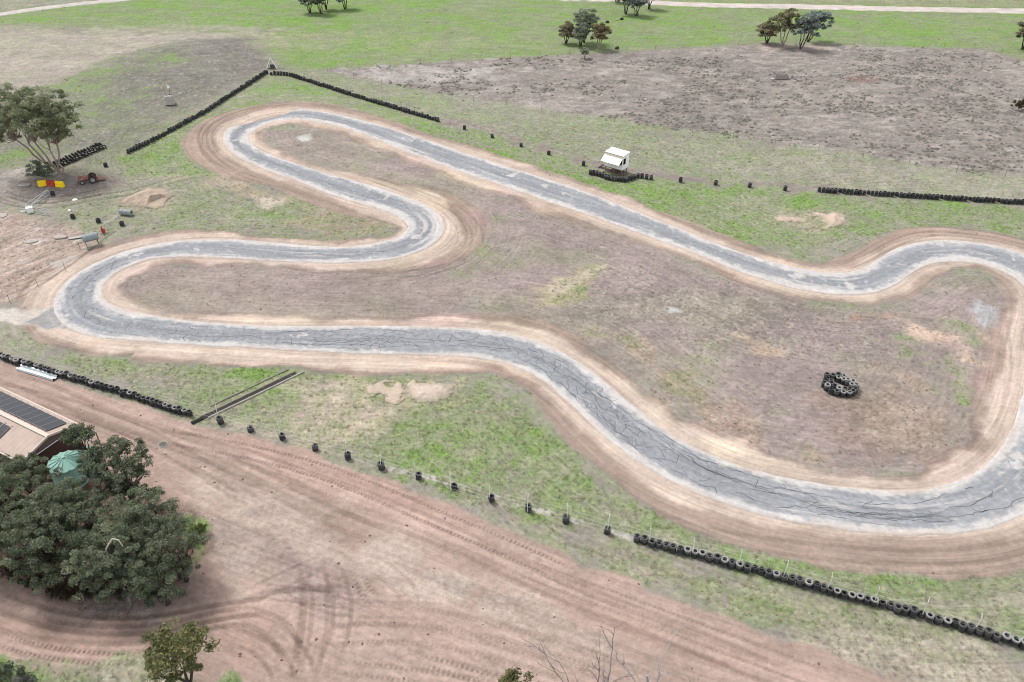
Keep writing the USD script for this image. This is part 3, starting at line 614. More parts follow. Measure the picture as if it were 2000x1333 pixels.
R([(385, 900), (470, 950), (530, 985)], 0, 0.35, 0.6)
R([(760, 1010), (950, 1090), (1150, 1180), (1350, 1260), (1560, 1333)], 1.8, 0.4, 0.4, 0.2)
R([(900, 1060), (1100, 1150), (1300, 1230), (1520, 1320)], 2.0, 0.3, 0.45)
R([(1000, 1100), (1240, 1190), (1400, 1250), (1640, 1340)], 1.8, 0.22, 0.5, 0.5)
R([(640, 1200), (860, 1215), (1060, 1265), (1300, 1350)], 1.8, 0.4, 0.35, 0.4)
R([(620, 1250), (820, 1240), (1050, 1290), (1200, 1340)], 1.7, 0.35, 0.4, 0.6)
R([(800, 1290), (900, 1310), (1010, 1345)], 0.8, 0.4, 0.65, 1.0, depth=0.05)
R([(650, 1300), (720, 1310), (820, 1322), (950, 1345)], 1.0, 0.3, 0.5, 0.9)
R([(-20, 1168), (90, 1205), (200, 1222), (330, 1214), (450, 1192), (540, 1185)], 1.5, 0.35, 0.6, depth=0.06)
R([(-20, 1205), (100, 1232), (240, 1240), (360, 1226), (470, 1205), (540, 1230), (565, 1300)], 1.6, 0.35, 0.5, 0.2, depth=0.05)
R([(-20, 1248), (80, 1272), (180, 1284), (280, 1282), (340, 1268)], 0.9, 0.35, 0.75, 1.0, depth=0.06)
R([(420, 1212), (500, 1222), (560, 1260), (600, 1345)], 1.6, 0.28, 0.55)
R([(450, 1240), (510, 1262), (545, 1300), (556, 1350)], 1.6, 0.25, 0.5)
R([(440, 1195), (520, 1160), (600, 1150), (700, 1152)], 0.0, 0.5, 0.6, depth=0.05)
R([(460, 1180), (560, 1130), (640, 1095)], 1.6, 0.25, 0.35)
R([(588, 1100), (594, 1160), (586, 1240), (570, 1345)], 0, 0.55, 0.65, 0.2, depth=0.05)
R([(612, 1085), (624, 1150), (622, 1230), (590, 1345)], 1.3, 0.3, 0.5)
R([(640, 1100), (664, 1150), (668, 1210), (640, 1300)], 1.4, 0.28, 0.5)
R([(690, 1110), (712, 1150), (745, 1188)], 0.9, 0.35, 0.7, 0.9, depth=0.05)
R([(700, 1090), (770, 1130), (800, 1180), (795, 1200)], 1.5, 0.25, 0.35)
R([(560, 1120), (640, 1180), (760, 1192), (860, 1200)], 1.6, 0.25, 0.35)
R([(480, 1150), (600, 1165), (720, 1180)], 1.4, 0.2, 0.4)
R([(640, 980), (660, 960), (700, 965)], 0, 0.15, 0.4)
R([(0, 382), (40, 398), (110, 400), (180, 388), (260, 374), (340, 352), (420, 340)], 1.8, 0.42, 0.85, depth=0.10)
R([(0, 372), (60, 392), (140, 385), (220, 368)], 1.9, 0.35, 0.6, depth=0.06)
R([(0, 412), (60, 398), (120, 400)], 0, 0.4, 0.4, light=1.0)
R([(20, 590), (120, 530), (200, 470), (240, 440)], 0, 0.35, 0.8, depth=0.04)
R([(250, 258), (310, 240), (420, 200)], 0, 0.35, 0.5)
R([(205, 300), (300, 262), (420, 215)], 1.8, 0.3, 0.5)
R([(1405, 440), (1398, 420), (1410, 404), (1440, 392)], 0, 0.35, 0.55)
R([(1365, 430), (1362, 410), (1380, 396)], 1.6, 0.3, 0.35)
R([(1000, 1010), (1100, 1045), (1240, 1085), (1400, 1140)], 1.7, 0.3, 0.25)
R([(430, 300), (405, 270), (420, 245), (470, 228)], 1.6, 0.3, 0.35)
R([(470, 345), (420, 315), (396, 275), (420, 235), (500, 210), (580, 205)], 1.4, 0.35, 0.5, depth=0.04)
R([(540, 360), (440, 325), (405, 290)], 1.2, 0.3, 0.45)
R([(700, 335), (860, 395), (925, 440), (915, 500), (860, 525), (760, 535)], 1.6, 0.3, 0.35)
R([(720, 345), (850, 400), (900, 445), (890, 490)], 1.3, 0.25, 0.35)
R([(1780, 452), (1860, 450), (1960, 464), (2060, 490)], 1.6, 0.35, 0.45)
R([(1640, 524), (1700, 500), (1760, 470), (1850, 455)], 1.4, 0.3, 0.45)
R([(1230, 985), (1330, 1030), (1500, 1065), (1700, 1085), (1900, 1085), (2010, 1060)], 1.6, 0.35, 0.35)
R([(1980, 640), (1990, 720), (1975, 800), (1950, 850)], 1.5, 0.25, 0.4)
R([(650, 760), (640, 790), (660, 815)], 0.9, 0.12, 0.3, light=1.2)
R([(240, 160), (330, 100), (440, 96)], 1.8, 0.4, 0.3)
R([(900, 748), (980, 775), (1040, 815)], 0, 0.3, 0.5)
R([(1360, 500), (1480, 560), (1640, 605), (1740, 618)], 1.6, 0.3, 0.25)
# streaks of the graded road along its length, of the yard rows, of the paddock
k, d, q, L_ = curve_sd([(-200, 690), (0, 760), (250, 850), (520, 960), (800, 1060), (1100, 1180), (1400, 1290), (1800, 1440)], 26)
k_road, d_road, q_road = k, d, q
sr = 0.30 * (fbm(d / 0.5, q / 18, 221, 4, 0.65) - 0.5) + 0.34 * (fbm(d / 2.2, q / 30, 222, 3) - 0.5)
soil[k] *= (1 + sr * road[k] * sstep(24, 10, np.abs(d)))[:, None]
pinkish = (road[k] * sstep(0.45, 0.75, fbm(d / 3, q / 26, 223, 3)) * 0.6)[:, None]
soil[k] = soil[k] * (1 - pinkish) + soil[k] * np.array([1.0, 0.945, 0.91]) * pinkish
ur = (gx * 0.62 + gy * 0.78); vr = (gx * -0.78 + gy * 0.62)
ym = mask([(-400, 425), (40, 425), (120, 442), (175, 470), (130, 520), (50, 575), (-400, 640)], 1.5, 2)
rows = fbm(vr / 0.8, ur / 14, 231, 4, 0.6)
soil *= (1 + ym * 0.9 * (rows - 0.5))[:, None]
pale = (ym * sstep(0.64, 0.76, fbm(vr / 1.3, ur / 4, 232, 4)))[:, None]
soil = soil * (1 - pale * 0.8) + alb(212, 204, 198) * pale * 0.8
far_rows = sstep(100, 160, gy)
soil *= (1 + far_rows * 0.35 * (fbm(gx / 9 + gy / 16, gy / 2.2, 241, 4) - 0.5))[:, None]
# scrub: dark clumps and pale bare ground in long wind-combed strips
cl = flat(fbm(gx / 2.2, gy / 1.5, 251, 5, 0.68)); cb = fbm(gx / 14, gy / 10, 252, 4)
dk = scrub * sstep(0.58, 0.86, cl + 0.7 * (cb - 0.5))
soil = soil * (1 - 0.42 * dk[:, None]) + alb(122, 119, 112) * 0.42 * dk[:, None]
pl = scrub * sstep(0.72, 0.95, flat(fbm(gx / 4, gy / 1.8, 253, 5, 0.66)) - 0.5 * (cb - 0.5))
soil = soil * (1 - 0.42 * pl[:, None]) + alb(206, 196, 190) * 0.42 * pl[:, None]

# --- live grass over the soil
blade = flat(fbm(gx / 0.42, gy / 0.42, 271, 3, 0.75))
mid_n = flat(n1); big_n = flat(fbm(gx / 6.0, gy / 4.6, 261, 4, 0.6)); huge_n = flat(n20)
gfield = flat(0.40 * big_n + 0.25 * huge_n + 0.42 * mid_n + 0.55 * blade)
cover = np.clip(green * (0.45 + 0.9 * big_n + 0.25 * huge_n), 0, 1)
spk = flat(fbm(gx / 0.30, gy / 0.30, 275, 2, 0.8))
cover = np.clip(green * (0.62 + 0.45 * big_n + 0.25 * huge_n), 0, 1)
gm = np.clip(cover * 1.02 + (0.16 * (blade - 0.5) + 0.34 * (mid_n - 0.5) + 0.24 * (flat(n3) - 0.5)) * np.clip(cover * 3, 0, 1) - 0.08, 0, 1) * np.clip(green * 4, 0, 1)
lush = (np.clip(0.75 * big_n + 0.25 * huge_n + 0.30 * spk + 0.25 * mid_n - 0.45, 0, 1) * sstep(0.35, 0.95, cover))[:, None]
gcol = alb(144, 163, 110) * (1 - lush) + alb(128, 170, 72) * lush
gcol = gcol * (0.86 + 0.20 * flat(fbm(gx / 0.55, gy / 0.55, 291, 3, 0.7)) + 0.10 * spk)[:, None]
fine = blade - 0.5; tuft = flat(fbm(gx / 1.5, gy / 1.1, 292, 3, 0.7)) - 0.5
soil = soil * (1 + 0.20 * (n8 - 0.5) + 0.30 * (n3 - 0.5) + rough * (0.16 * fine + 0.30 * tuft + 0.14 * (spk - 0.5)))[:, None]
open_ = (1 - verge) * (1 - road)
gk = flat(fbm(gx / 1.2, gy / 1.0, 295, 4, 0.65))
dg = (sstep(0.62, 0.86, gk) * np.clip(green * 1.2 + 0.25 * rough, 0, 1) * open_ * 0.55)[:, None]     # greyish dead tussocks
soil = soil * (1 - dg) + alb(142, 140, 132) * dg
straw = (sstep(0.84, 0.97, flat(fbm(gx / 0.7, gy / 0.6, 297, 4, 0.7))) * np.clip(rough - 0.3, 0, 1) * open_)[:, None] * 0.75
soil = soil * (1 - straw) + alb(214, 204, 190) * straw
Cd = np.clip(soil, 0.012, 0.6); Gd = np.clip(gcol, 0.012, 0.5)
# the way the ground runs: along the track, along the road, along the yard's rows, with the wind elsewhere
flow = np.stack([gx * 0.9, gy * 0.9], 1); streak = 0.10 + 0.12 * rough
f_ = np.stack([sV * 0.30, dE * 2.6], 1); w_ = dE < 24; flow[w_] = f_[w_]; streak[w_] = 0.36
w_ = verge > 0.3; flow[w_] = np.stack([sV * 0.13, dE * 4.0], 1)[w_]; streak[w_] = 0.30
w_ = spur > 0.3; flow[w_] = np.stack([gx * 0.5, gy * 2.0], 1)[w_]; streak[w_] = 0.2
w_ = scrub > 0.5; flow[w_] = np.stack([gx * 0.45, gy * 0.8], 1)[w_]; streak[w_] = 0.30
w_ = gy > 190; flow[w_ & (scrub < 0.5)] = np.stack([gx * 0.22, gy * 0.5], 1)[w_ & (scrub < 0.5)]; streak[w_ & (scrub < 0.5)] = 0.26
w_ = ym > 0.4; flow[w_] = np.stack([ur * 0.25, vr * 2.6], 1)[w_]; streak[w_] = 0.42
kr = k_road; w_ = road[kr] > 0.5; flow[kr[w_]] = np.stack([q_road * 0.13, d_road * 3.0], 1)[w_]; streak[kr[w_]] = 0.24
# drain between the grass and the track (ground kept level, no trench dug), relief
kt, dt, qt, Lt = curve_sd([(392, 818), (486, 772), (579, 729)], 1.2)
zz = 0.10 * (n3 - 0.5) * sstep(0.4, 3.0, dE) + 0.05 * (blade - 0.5) * rough * (1 - road) * sstep(0.2, 1.0, dE)
zz += relief * sstep(0.0, 0.6, dE)
zz += scrub * (0.25 * np.clip(cl - 0.5, 0, 1) * 0.6)
zz = np.where(dE < 0.35, np.minimum(zz, -0.035) - 0.02, zz)
for (px_, py_, amp, rad) in ((330, 130, 2.6, 42), (430, 110, 1.6, 30)):
    o = G(px_, py_)[:2]; zz += amp * np.exp(-((gx - o[0]) ** 2 + (gy - o[1]) ** 2) / (2 * (rad / 2.2) ** 2)) * 0.5
zz[kt] = zz[kt] * sstep(0.4, 1.2, np.abs(dt))
NYR = len(yy)
i, j = np.meshgrid(np.arange(NYR - 1), np.arange(NX - 1), indexing="ij")
a_, b2, c_, d2 = i * NX + j, i * NX + j + 1, (i + 1) * NX + j + 1, (i + 1) * NX + j
Q = np.stack([a_, b2, c_, d2], -1).reshape(-1, 4)
isroad = road[Q].mean(1) > 0.5
GV = np.stack([gx, gy, zz], 1).astype(np.float32)
t1 = (GV[Q[:, 2]] - GV[Q[:, 0]]); t2 = (GV[Q[:, 3]] - GV[Q[:, 1]])
fn = np.cross(t1, t2); VN = np.zeros((NV, 3))
for c in range(4): np.add.at(VN, Q[:, c], fn)
VN /= np.linalg.norm(VN, axis=1, keepdims=True) + 1e-12
def ground_part(name, q):
    used, inv = np.unique(q, return_inverse=True)
    p = path_of(name); g = UsdGeom.Mesh.Define(stage, p)
    g.CreatePointsAttr(Vt.Vec3fArray.FromNumpy(GV[used]))
    g.CreateFaceVertexCountsAttr(Vt.IntArray.FromNumpy(np.full(len(q), 4, np.int32)))
    g.CreateFaceVertexIndicesAttr(Vt.IntArray.FromNumpy(inv.astype(np.int32).ravel()))
    g.CreateSubdivisionSchemeAttr("none")
    g.CreateNormalsAttr(Vt.Vec3fArray.FromNumpy(VN[used].astype(np.float32))); g.SetNormalsInterpolation("vertex")
    primvars(g, Cd=Cd[used], Gd=Gd[used], flow=np.column_stack([flow[used], 0 * flow[used, 0]]), gm=gm[used], rough=rough[used], streak=streak[used])
    UsdShade.MaterialBindingAPI.Apply(g.GetPrim()).Bind(UsdShade.Material.Get(stage, "/World/Looks/ground"))
    tag(g, kind="structure")
ground_part("ground", Q[~isroad])
ground_part("dirt_road", Q[isroad])
tree_g = cKDTree(Vxy)
def gz(x, y): return float(GV[tree_g.query([x, y])[1], 2])

# far sandy roads: sheets a little above the paddock
def road_sheet(px, w, color):
    P = GA(px)[:, :2]
    tck, _ = splprep(P.T, s=0, k=min(3, len(P) - 1)); P = np.array(splev(np.linspace(0, 1, 400), tck)).T
    D = np.gradient(P, axis=0); D /= np.linalg.norm(D, axis=1, keepdims=True); Nn = np.stack([-D[:, 1], D[:, 0]], 1)
    c = np.linspace(-1, 1, 13)
    X = P[:, None] + Nn[:, None] * (c[None] * w * (1 + 0.35 * (vnoise(np.arange(400)[:, None] / 6, np.sign(c)[None] * 4.0 + 9, 3) - 0.5)))[..., None]
    e = fbm(X[..., 0] / 2, X[..., 1] / 2, 301, 4)
    z = 0.16 - 0.22 * sstep(0.8, 1.0, np.abs(c))[None] + 0 * e
    base = alb(*color) * (0.9 + 0.4 * (e - 0.5))[..., None] * (1 - 0.12 * (np.abs(np.abs(c) - 0.45) < 0.15))[None, :, None]
    i, j = np.meshgrid(np.arange(399), np.arange(12), indexing="ij"); A = i * 13 + j
    F = np.stack([A, A + 13, A + 14, A + 1], -1).reshape(-1, 4)
    v, f = np.concatenate([X, z[..., None]], -1).reshape(-1, 3), np.concatenate([F[:, [0, 1, 2]], F[:, [0, 2, 3]]])
    if np.cross(v[f[0, 1]] - v[f[0, 0]], v[f[0, 2]] - v[f[0, 0]])[2] < 0: f = f[:, ::-1]
    p = mesh("sandy_road", (v, f), "sand", smooth=True, cd=base.reshape(-1, 3)); tag(stage.GetPrimAtPath(p), kind="structure")
road_sheet([(1180, -4), (1290, 7), (1500, 12.5), (1750, 18), (2000, 22), (2300, 27)], 2.6, (238, 226, 220))
road_sheet([(-120, 44), (0, 29), (60, 20), (150, 9), (250, -1), (330, -10)], 1.9, (232, 224, 218))
# ------------------------------------------------------------------ tyre stacks
def tyre_mesh(R=0.31, r=0.185, w=0.205, seg=22):
    """One car tyre lying flat: tread with two grooves, rounded shoulders, sidewalls, open bead."""
    h = w / 2
    prof = [(r, -h * 0.55), (r + 0.02, -h * 0.92), (R - 0.055, -h), (R - 0.015, -h * 0.80), (R, -h * 0.5), (R, -h * 0.22), (R - 0.012, -h * 0.17), (R - 0.012, -h * 0.07), (R, 0), (R - 0.012, h * 0.1), (R, h * 0.2), (R, h * 0.5), (R - 0.015, h * 0.80), (R - 0.055, h), (r + 0.02, h * 0.92), (r, h * 0.55), (r + 0.05, h * 0.2), (r + 0.05, -h * 0.2)]
    prof = np.array(prof); n = len(prof)
    a = np.linspace(0, 2 * np.pi, seg, endpoint=False)
    v = np.stack([prof[None, :, 0] * np.cos(a)[:, None], prof[None, :, 0] * np.sin(a)[:, None], np.broadcast_to(prof[None, :, 1], (seg, n))], -1).reshape(-1, 3)
    i, j = np.meshgrid(np.arange(seg), np.arange(n), indexing="ij")
    A, B, Cc, D = i * n + j, ((i + 1) % seg) * n + j, ((i + 1) % seg) * n + (j + 1) % n, i * n + (j + 1) % n
    return v, np.concatenate([np.stack([A, B, Cc], -1).reshape(-1, 3), np.stack([A, Cc, D], -1).reshape(-1, 3)])
tv, tf = tyre_mesh()
protos = {}
def tyre_class(name, specs):
    """A class prim that the copies refer to: tyres with (scale, height of centre, shift x, shift y, tilt, material)."""
    p = f"/World/{name}"; stage.CreateClassPrim(p)
    for k, (sc, zc, dx, dy, tl, mt) in enumerate(specs):
        v = tv * [sc, sc, 1.0]
        c, s_ = math.cos(tl), math.sin(tl)
        v = np.stack([v[:, 0], v[:, 1] * c - v[:, 2] * s_, v[:, 1] * s_ + v[:, 2] * c], 1) + [dx, dy, zc]
        mesh("tyre", (v, tf), mt, parent=p, smooth=35)
    protos[name] = p
rt = np.random.default_rng(77)
KINDS = []
for k in range(9):
    n = 4 if k not in (3, 7) else 3
    sp, zc = [], 0.10
    top = ["rubber_dusty", "rubber_pale", "rubber_dusty", "rubber_dusty", "rubber_pale", "rubber", "rubber_dusty", "rubber", "rubber_pale"][k]
    for t in range(n):
        sp.append((rt.uniform(0.93, 1.06) * (0.93 if k in (5, 7) else 1.0), zc, rt.normal(0, 0.012), rt.normal(0, 0.012), rt.normal(0, 0.012), top if t == n - 1 else ("rubber" if rt.random() < 0.8 else "rubber_dusty")))
        zc += 0.203
    nm = f"tyre_stack_class_{'abcdefghi'[k]}"; tyre_class(nm, sp); KINDS.append(nm)
tyre_class("tyre_class_single", [(1.0, 0.0, 0, 0, 0, "rubber")])
def instance(cls, name, label, cat_, loc, rz=0.0, group=None, rx=0.0, scale=1.0):
    p = path_of(name); x = UsdGeom.Xform.Define(stage, p)
    x.AddTranslateOp().Set(Gf.Vec3d(*map(float, loc))); x.AddRotateZOp().Set(math.degrees(rz))
    if rx: x.AddRotateXOp().Set(math.degrees(rx))
    if scale != 1: x.AddScaleOp().Set(Gf.Vec3f(scale, scale, scale))
    x.GetPrim().GetReferences().AddInternalReference(protos[cls]); x.GetPrim().SetSpecifier(Sdf.SpecifierDef)
    x.GetPrim().SetInstanceable(True)
    tag(x, label, cat_, group)
    return p
ORD = ["first", "second", "third", "fourth", "fifth", "sixth", "seventh", "eighth", "ninth", "tenth", "eleventh", "twelfth"] + [f"{n}th" for n in range(13, 21)]
def nth(k):
    if k < 20: return ORD[k]
    n = k + 1
    return f"{n}{'th' if 11 <= n % 100 <= 13 else {1: 'st', 2: 'nd', 3: 'rd'}.get(n % 10, 'th')}"
def stacks(tops, label, group, pick, base_z=0.0, hgt=0.83):
    for k, (px, py) in enumerate(tops):
        kd = pick(k)
        g = G(px, py, (0.62 if kd in (3, 7) else hgt))
        instance(KINDS[kd], "tyre_stack", label(k, kd), "tyre stack", (g[0], g[1], gz(g[0], g[1]) - 0.02 + base_z - abs(rt.normal(0, 0.03))), rt.uniform(0, 6.28), group, rx=rt.normal(0, 0.045), scale=float(rt.uniform(0.92, 1.07)))
near_w = [0, 0, 1, 2, 2, 5, 0, 6, 8, 6, 4, 0]
def picker(seed, pale=0.2, low=0.06):
    r = np.random.default_rng(seed)
    return lambda k: int(r.choice([1, 4, 8]) if r.random() < pale else (r.choice([3, 7]) if r.random() < low else r.choice([0, 2, 5, 6, 0, 2])))
pale_txt = lambda kd: "pale rimmed" if kd in (1, 4, 8) else "black"
tall_txt = lambda kd: "short " if kd in (3, 7) else ""
# near row, bottom right
A1 = [(297, 165), (397, 190), (497, 222), (590, 248), (680, 272), (772, 300), (866, 330), (957, 340), (1050, 362), (1147, 390), (1243, 420), (1345, 440), (1445, 475), (1540, 500), (1635, 525), (1735, 557), (1832, 578)]
A2x = [538, 578, 620, 663, 710, 757, 803, 845, 888, 925, 962, 1000, 1045, 1090, 1130, 1170, 1218, 1260, 1302, 1345, 1390, 1435, 1480, 1530, 1580, 1622, 1665, 1713, 1760, 1808, 1855, 1910, 1960, 2012]
A2y = np.interp(A2x, [538, 620, 710, 803, 888, 962, 1045, 1130, 1218, 1302, 1390, 1480, 1580, 1665, 1760, 1855, 1910, 1960, 2012], [680, 700, 722, 748, 770, 795, 815, 835, 857, 885, 905, 933, 958, 985, 1010, 1040, 1046, 1063, 1080])
ROW_A = [(1200 + x / 6.667, 1020 + y / 6.667) for x, y in A1] + [(1300 + x / 2.857, 873 + y / 2.857) for x, y in zip(A2x, A2y)]
pa = picker(1, 0.30, 0.10)
stacks(ROW_A, lambda k, kd: f"{tall_txt(kd)}{pale_txt(kd)} tyre stack, {nth(k)} from the left end of the bottom right row", "tyre stacks in the row along the bottom right fence", pa)
B1 = [(0, 90), (65, 125), (140, 145), (215, 185), (300, 220), (385, 220), (460, 240), (540, 268), (610, 293), (700, 305), (785, 328), (862, 360), (945, 390), (1040, 415), (1105, 435), (1195, 462), (1290, 468), (1365, 505), (1440, 530), (1535, 545), (1610, 565), (1695, 605), (1790, 640), (1880, 655)]
ROW_B = [(x / 10, 680 + y / 10) for x, y in B1] + [(197, 749), (207.4, 750), (216.4, 753.4), (226.9, 756), (235.9, 761.8), (244, 762.7), (252, 765), (261.4, 767), (270, 771), (278.8, 774.4), (288.7, 776.5), (296.8, 779.8), (304.6, 783), (313, 785), (322, 788), (331, 791), (340, 794), (350, 795.5), (359, 798), (369, 801)]
ROW_B = ROW_B[::-1]
stacks(ROW_B, lambda k, kd: f"{tall_txt(kd)}{pale_txt(kd)} tyre stack, {nth(k)} from the drain in the bottom left row", "tyre stacks in the row above the dirt road", picker(2, 0.26, 0.06))
ISO = [(428, 815), (488.3, 833.6), (549.6, 846), (613.6, 867.7), (677.6, 884.8), (743.8, 903.8), (817, 922.7), (887, 945.5), (959.8, 967.5), (1031.5, 985.7), (1106, 1007.8), (1187, 1028.8)]
stacks(ISO, lambda k, kd: f"lone black tyre stack on the fence line, {nth(k)} from the drain towards the right", "lone tyre stacks along the near wire fence", lambda k: [0, 3, 2, 0, 5, 0, 2, 7, 5, 6, 0, 2][k])
RING = [(450, 315), (640, 335), (805, 305), (985, 355), (815, 405), (985, 465), (1115, 480), (1130, 545), (1275, 540), (1240, 620), (395, 480), (580, 495), (365, 570), (570, 590), (450, 680), (685, 690), (575, 795), (830, 770), (760, 850), (970, 875), (1040, 790), (1170, 750), (1410, 660), (1375, 770), (1180, 890), (1300, 845)]
_rc = np.mean(RING, 0); _ra = [math.atan2(-(y - _rc[1]) * 1.55, x - _rc[0]) for x, y in RING]; _rr = [math.hypot((x - _rc[0]) / 1.0, (y - _rc[1]) * 1.55) for x, y in RING]
_inner = {4, 5, 7, 9, 11, 13, 15, 17, 20, 21}
def ring_label(k, kd):
    part = [q for q in range(len(RING)) if (q in _inner) == (k in _inner)]
    part.sort(key=lambda q: (math.pi - _ra[q]) % (2 * math.pi))
    return f"{pale_txt(kd)} tyre stack in the infield ring's {'inner' if k in _inner else 'outer'} circle, {nth(part.index(k))} clockwise from its left"
stacks([(1590 + x / 16.67, 710 + y / 16.67) for x, y in RING], ring_label, "tyre stacks set in a double ring on the infield", picker(9, 0.45, 0.0))
ROW_E = [(x, np.interp(x, [1602, 1729, 1850, 2000], [366, 374, 381.5, 390])) for x in np.arange(1602, 2012, 7.95)]
stacks(ROW_E, lambda k, kd: f"black tyre stack in the far right row, {nth(k)} from its left end", "tyre stacks in the far right row", lambda k: [5, 0, 5, 5, 2, 5, 7, 5, 6, 5][(k * 7 + k // 5) % 10])
HUT = [(300, 775), (370, 785), (450, 800), (525, 825), (600, 850), (670, 880), (740, 905), (835, 930), (930, 930), (1010, 940), (1090, 955), (1170, 955), (1240, 930), (1310, 912), (1370, 885), (1460, 860), (1560, 870), (1670, 885), (1785, 900)]
stacks([(1130 + x / 12.5, 270 + y / 12.5) for x, y in HUT], lambda k, kd: f"black tyre stack in the curve before the hut, {nth(k)} from the left", "tyre stacks curving in front of the white hut", picker(6, 0.0, 0.0))
BACK = [(907, 245), (961.5, 261), (1018, 278), (1072, 296), (1140, 315), (1330, 347.5), (1399, 352), (1465.5, 357), (1535, 363)]
stacks(BACK, lambda k, kd: ("lone black tyre stack behind the back straight, " + (nth(4 - k) + " to the left of the hut" if k < 5 else nth(k - 5) + " to the right of the hut")), "lone tyre stacks behind the back straight", lambda k: [5, 0, 2, 7, 6, 5, 0, 2, 6][k])
def spaced(px, step, z=0.8):
    P = GA(px, z)[:, :2]; s_ = np.r_[0, np.cumsum(np.linalg.norm(np.diff(P, axis=0), axis=1))]
    q = np.arange(0, s_[-1] + 0.01, step)
    return np.stack([np.interp(q, s_, P[:, k]) for k in (0, 1)], 1)
def far_row(px, step, label, group, seed):
    rf = np.random.default_rng(seed); pk = lambda k: int(rf.choice([5, 5, 5, 7, 0]))
    for k, (x, y) in enumerate(spaced(px, step)):
        x, y = x + rt.normal(0, 0.03), y + rt.normal(0, 0.03)
        instance(KINDS[pk(k)], "tyre_stack", label(k), "tyre stack", (x, y, gz(x, y) - 0.02), rt.uniform(0, 6.28), group, rx=rt.normal(0, 0.05), scale=float(rt.uniform(0.92, 1.08)))
far_row([(530, 146), (545, 145), (566, 146.5), (600, 155), (650, 170), (700, 185), (780, 208), (858, 231)], 0.69, lambda k: f"black tyre stack in the row right of the A-frame, {nth(k)} from it", "tyre stacks in the far row right of the A-frame", 12)
far_row([(250, 292), (300, 268), (350, 242), (400, 216), (460, 180), (524, 142)], 0.69, lambda k: f"black tyre stack in the slanting far left row, {nth(k)} from its lower end", "tyre stacks in the slanting far row at the left", 13)
# loose tyres in the yard
for px, py, lb in ((207, 326, "two black tyres piled on bare earth between the tyre heap and the red tractor"), (104, 382, "black tyre pile beside the far end of the steel frame"), (143, 427, "black tyre pile right of the steel frame with a white lump behind"), (193, 435, "black tyre pile between the steel frame and the leaning pole"), (239, 441, "black tyre pile just below the grey drum on the grass")):
    g = G(px, py)
    instance(KINDS[7], "tyre_stack", lb, "tyre stack", (g[0], g[1], gz(g[0], g[1]) - 0.02), rt.uniform(0, 6), None, scale=1.12)
# heap of tyres leaning in two tiers behind the big tree
P0, P1 = G(112, 331), G(206, 291)
n = 17; dv = (P1 - P0)[:2]; ang = math.atan2(dv[1], dv[0])
for tier in range(2):
    for k in range(n - tier):
        t = (k + 0.5 * tier) / (n - 1)
        c = P0 + (P1 - P0) * t
        off = np.array([-math.sin(ang), math.cos(ang)]) * (0.25 + 0.40 * tier + rt.normal(0, 0.04))
        sc = float(rt.uniform(1.15, 1.5))
        instance("tyre_class_single", "loose_tyre", f"dark tyre leaning in the {'upper' if tier else 'lower'} tier of the heap, {nth(k)} from the gum trunk", "tyre", (c[0] + off[0], c[1] + off[1], gz(c[0], c[1]) + 0.36 * sc * 0.75 + tier * 0.52), ang + math.pi / 2 + rt.normal(0, 0.12) + (0.0 if tier else 0.35), "tyres heaped in two tiers behind the tall gum tree", rx=math.radians(rt.uniform(52, 84)), scale=sc)

# ------------------------------------------------------------------ wire fences
def wire_fence(posts, label, hgt=2.2, r=0.035, bend=0.35, mat="galvanised", wires=(0.3, 0.8, 1.3, 1.8), lean=0.03, parent_cat="fence", toward=(0.5, -0.86)):
    c = np.mean(posts, 0)
    p = thing("wire_fence", label, parent_cat, (c[0], c[1], 0))
    tops = []
    for x, y in posts:
        b = np.array([x - c[0], y - c[1], gz(x, y) - 0.15])
        ln = rt.normal(0, lean, 2)
        k1 = b + [ln[0] * hgt, ln[1] * hgt, 0.15 + hgt * (1 - bend * 0.4)]
        pts = [b, b + (k1 - b) * 0.5, k1]
        if bend: pts.append(k1 + [rt.normal(0.05, 0.06) + 0.12 * toward[0] * -1, 0.22 + rt.normal(0, 0.03), hgt * bend * 0.5])
        mesh("post", tube(pts, r, 5), mat, parent=p)
        tops.append((b + [0, 0, 0.15], k1))
    for h in wires:
        pts = [a + (b - a) * min(1, h / hgt) for a, b in tops]
        mesh("wire", tube(pts, 0.0045, 3, caps=False), mat, parent=p)
FX = [-4, 46, 95, 145, 196, 249, 304, 361, 429, 488, 549, 614, 678, 744, 812, 881, 956, 1030, 1107, 1185.5, 1268, 1352, 1440, 1527.5, 1614, 1706, 1799, 1900, 2004]
FY = [695, 707, 722, 738, 753, 768, 785, 803, 824, 843, 860, 879, 895, 918, 936, 959, 982, 1002, 1020, 1044, 1065, 1088, 1110, 1133, 1157, 1180, 1206, 1236, 1266]
fp = GA(list(zip(FX, FY)))[:, :2]
wire_fence(fp, "long wire fence with pale bent steel posts along the near tyre stacks", hgt=2.2, r=0.036, mat="post_paint", bend=0.2)
fp2 = spaced([(640, 143), (800, 128), (960, 116), (1130, 108), (1300, 97), (1490, 88), (1700, 91), (1930, 97), (2000, 121), (2060, 150)], 7.0, 0)
wire_fence(fp2, "thin dark wire fence between the green paddock and the scrub", hgt=1.15, r=0.03, bend=0, mat="dark_steel", wires=(0.3, 0.7, 1.1))
fp3 = spaced([(640, 143), (720, 160), (860, 186), (1000, 210), (1330, 257), (1600, 296), (1860, 336), (2010, 350)], 7.5, 0)
wire_fence(fp3, "thin dark wire fence along the near side of the scrub", hgt=1.15, r=0.03, bend=0, mat="dark_steel", wires=(0.3, 0.7, 1.1))
fp4 = GA([(20, 592), (75, 560), (128, 528), (157, 488), (190, 472), (205, 462)])[:, :2]
wire_fence(fp4, "low dark wire fence along the rutted yard left of the track", hgt=1.2, r=0.03, bend=0, mat="dark_steel", wires=(0.3, 0.7, 1.1))

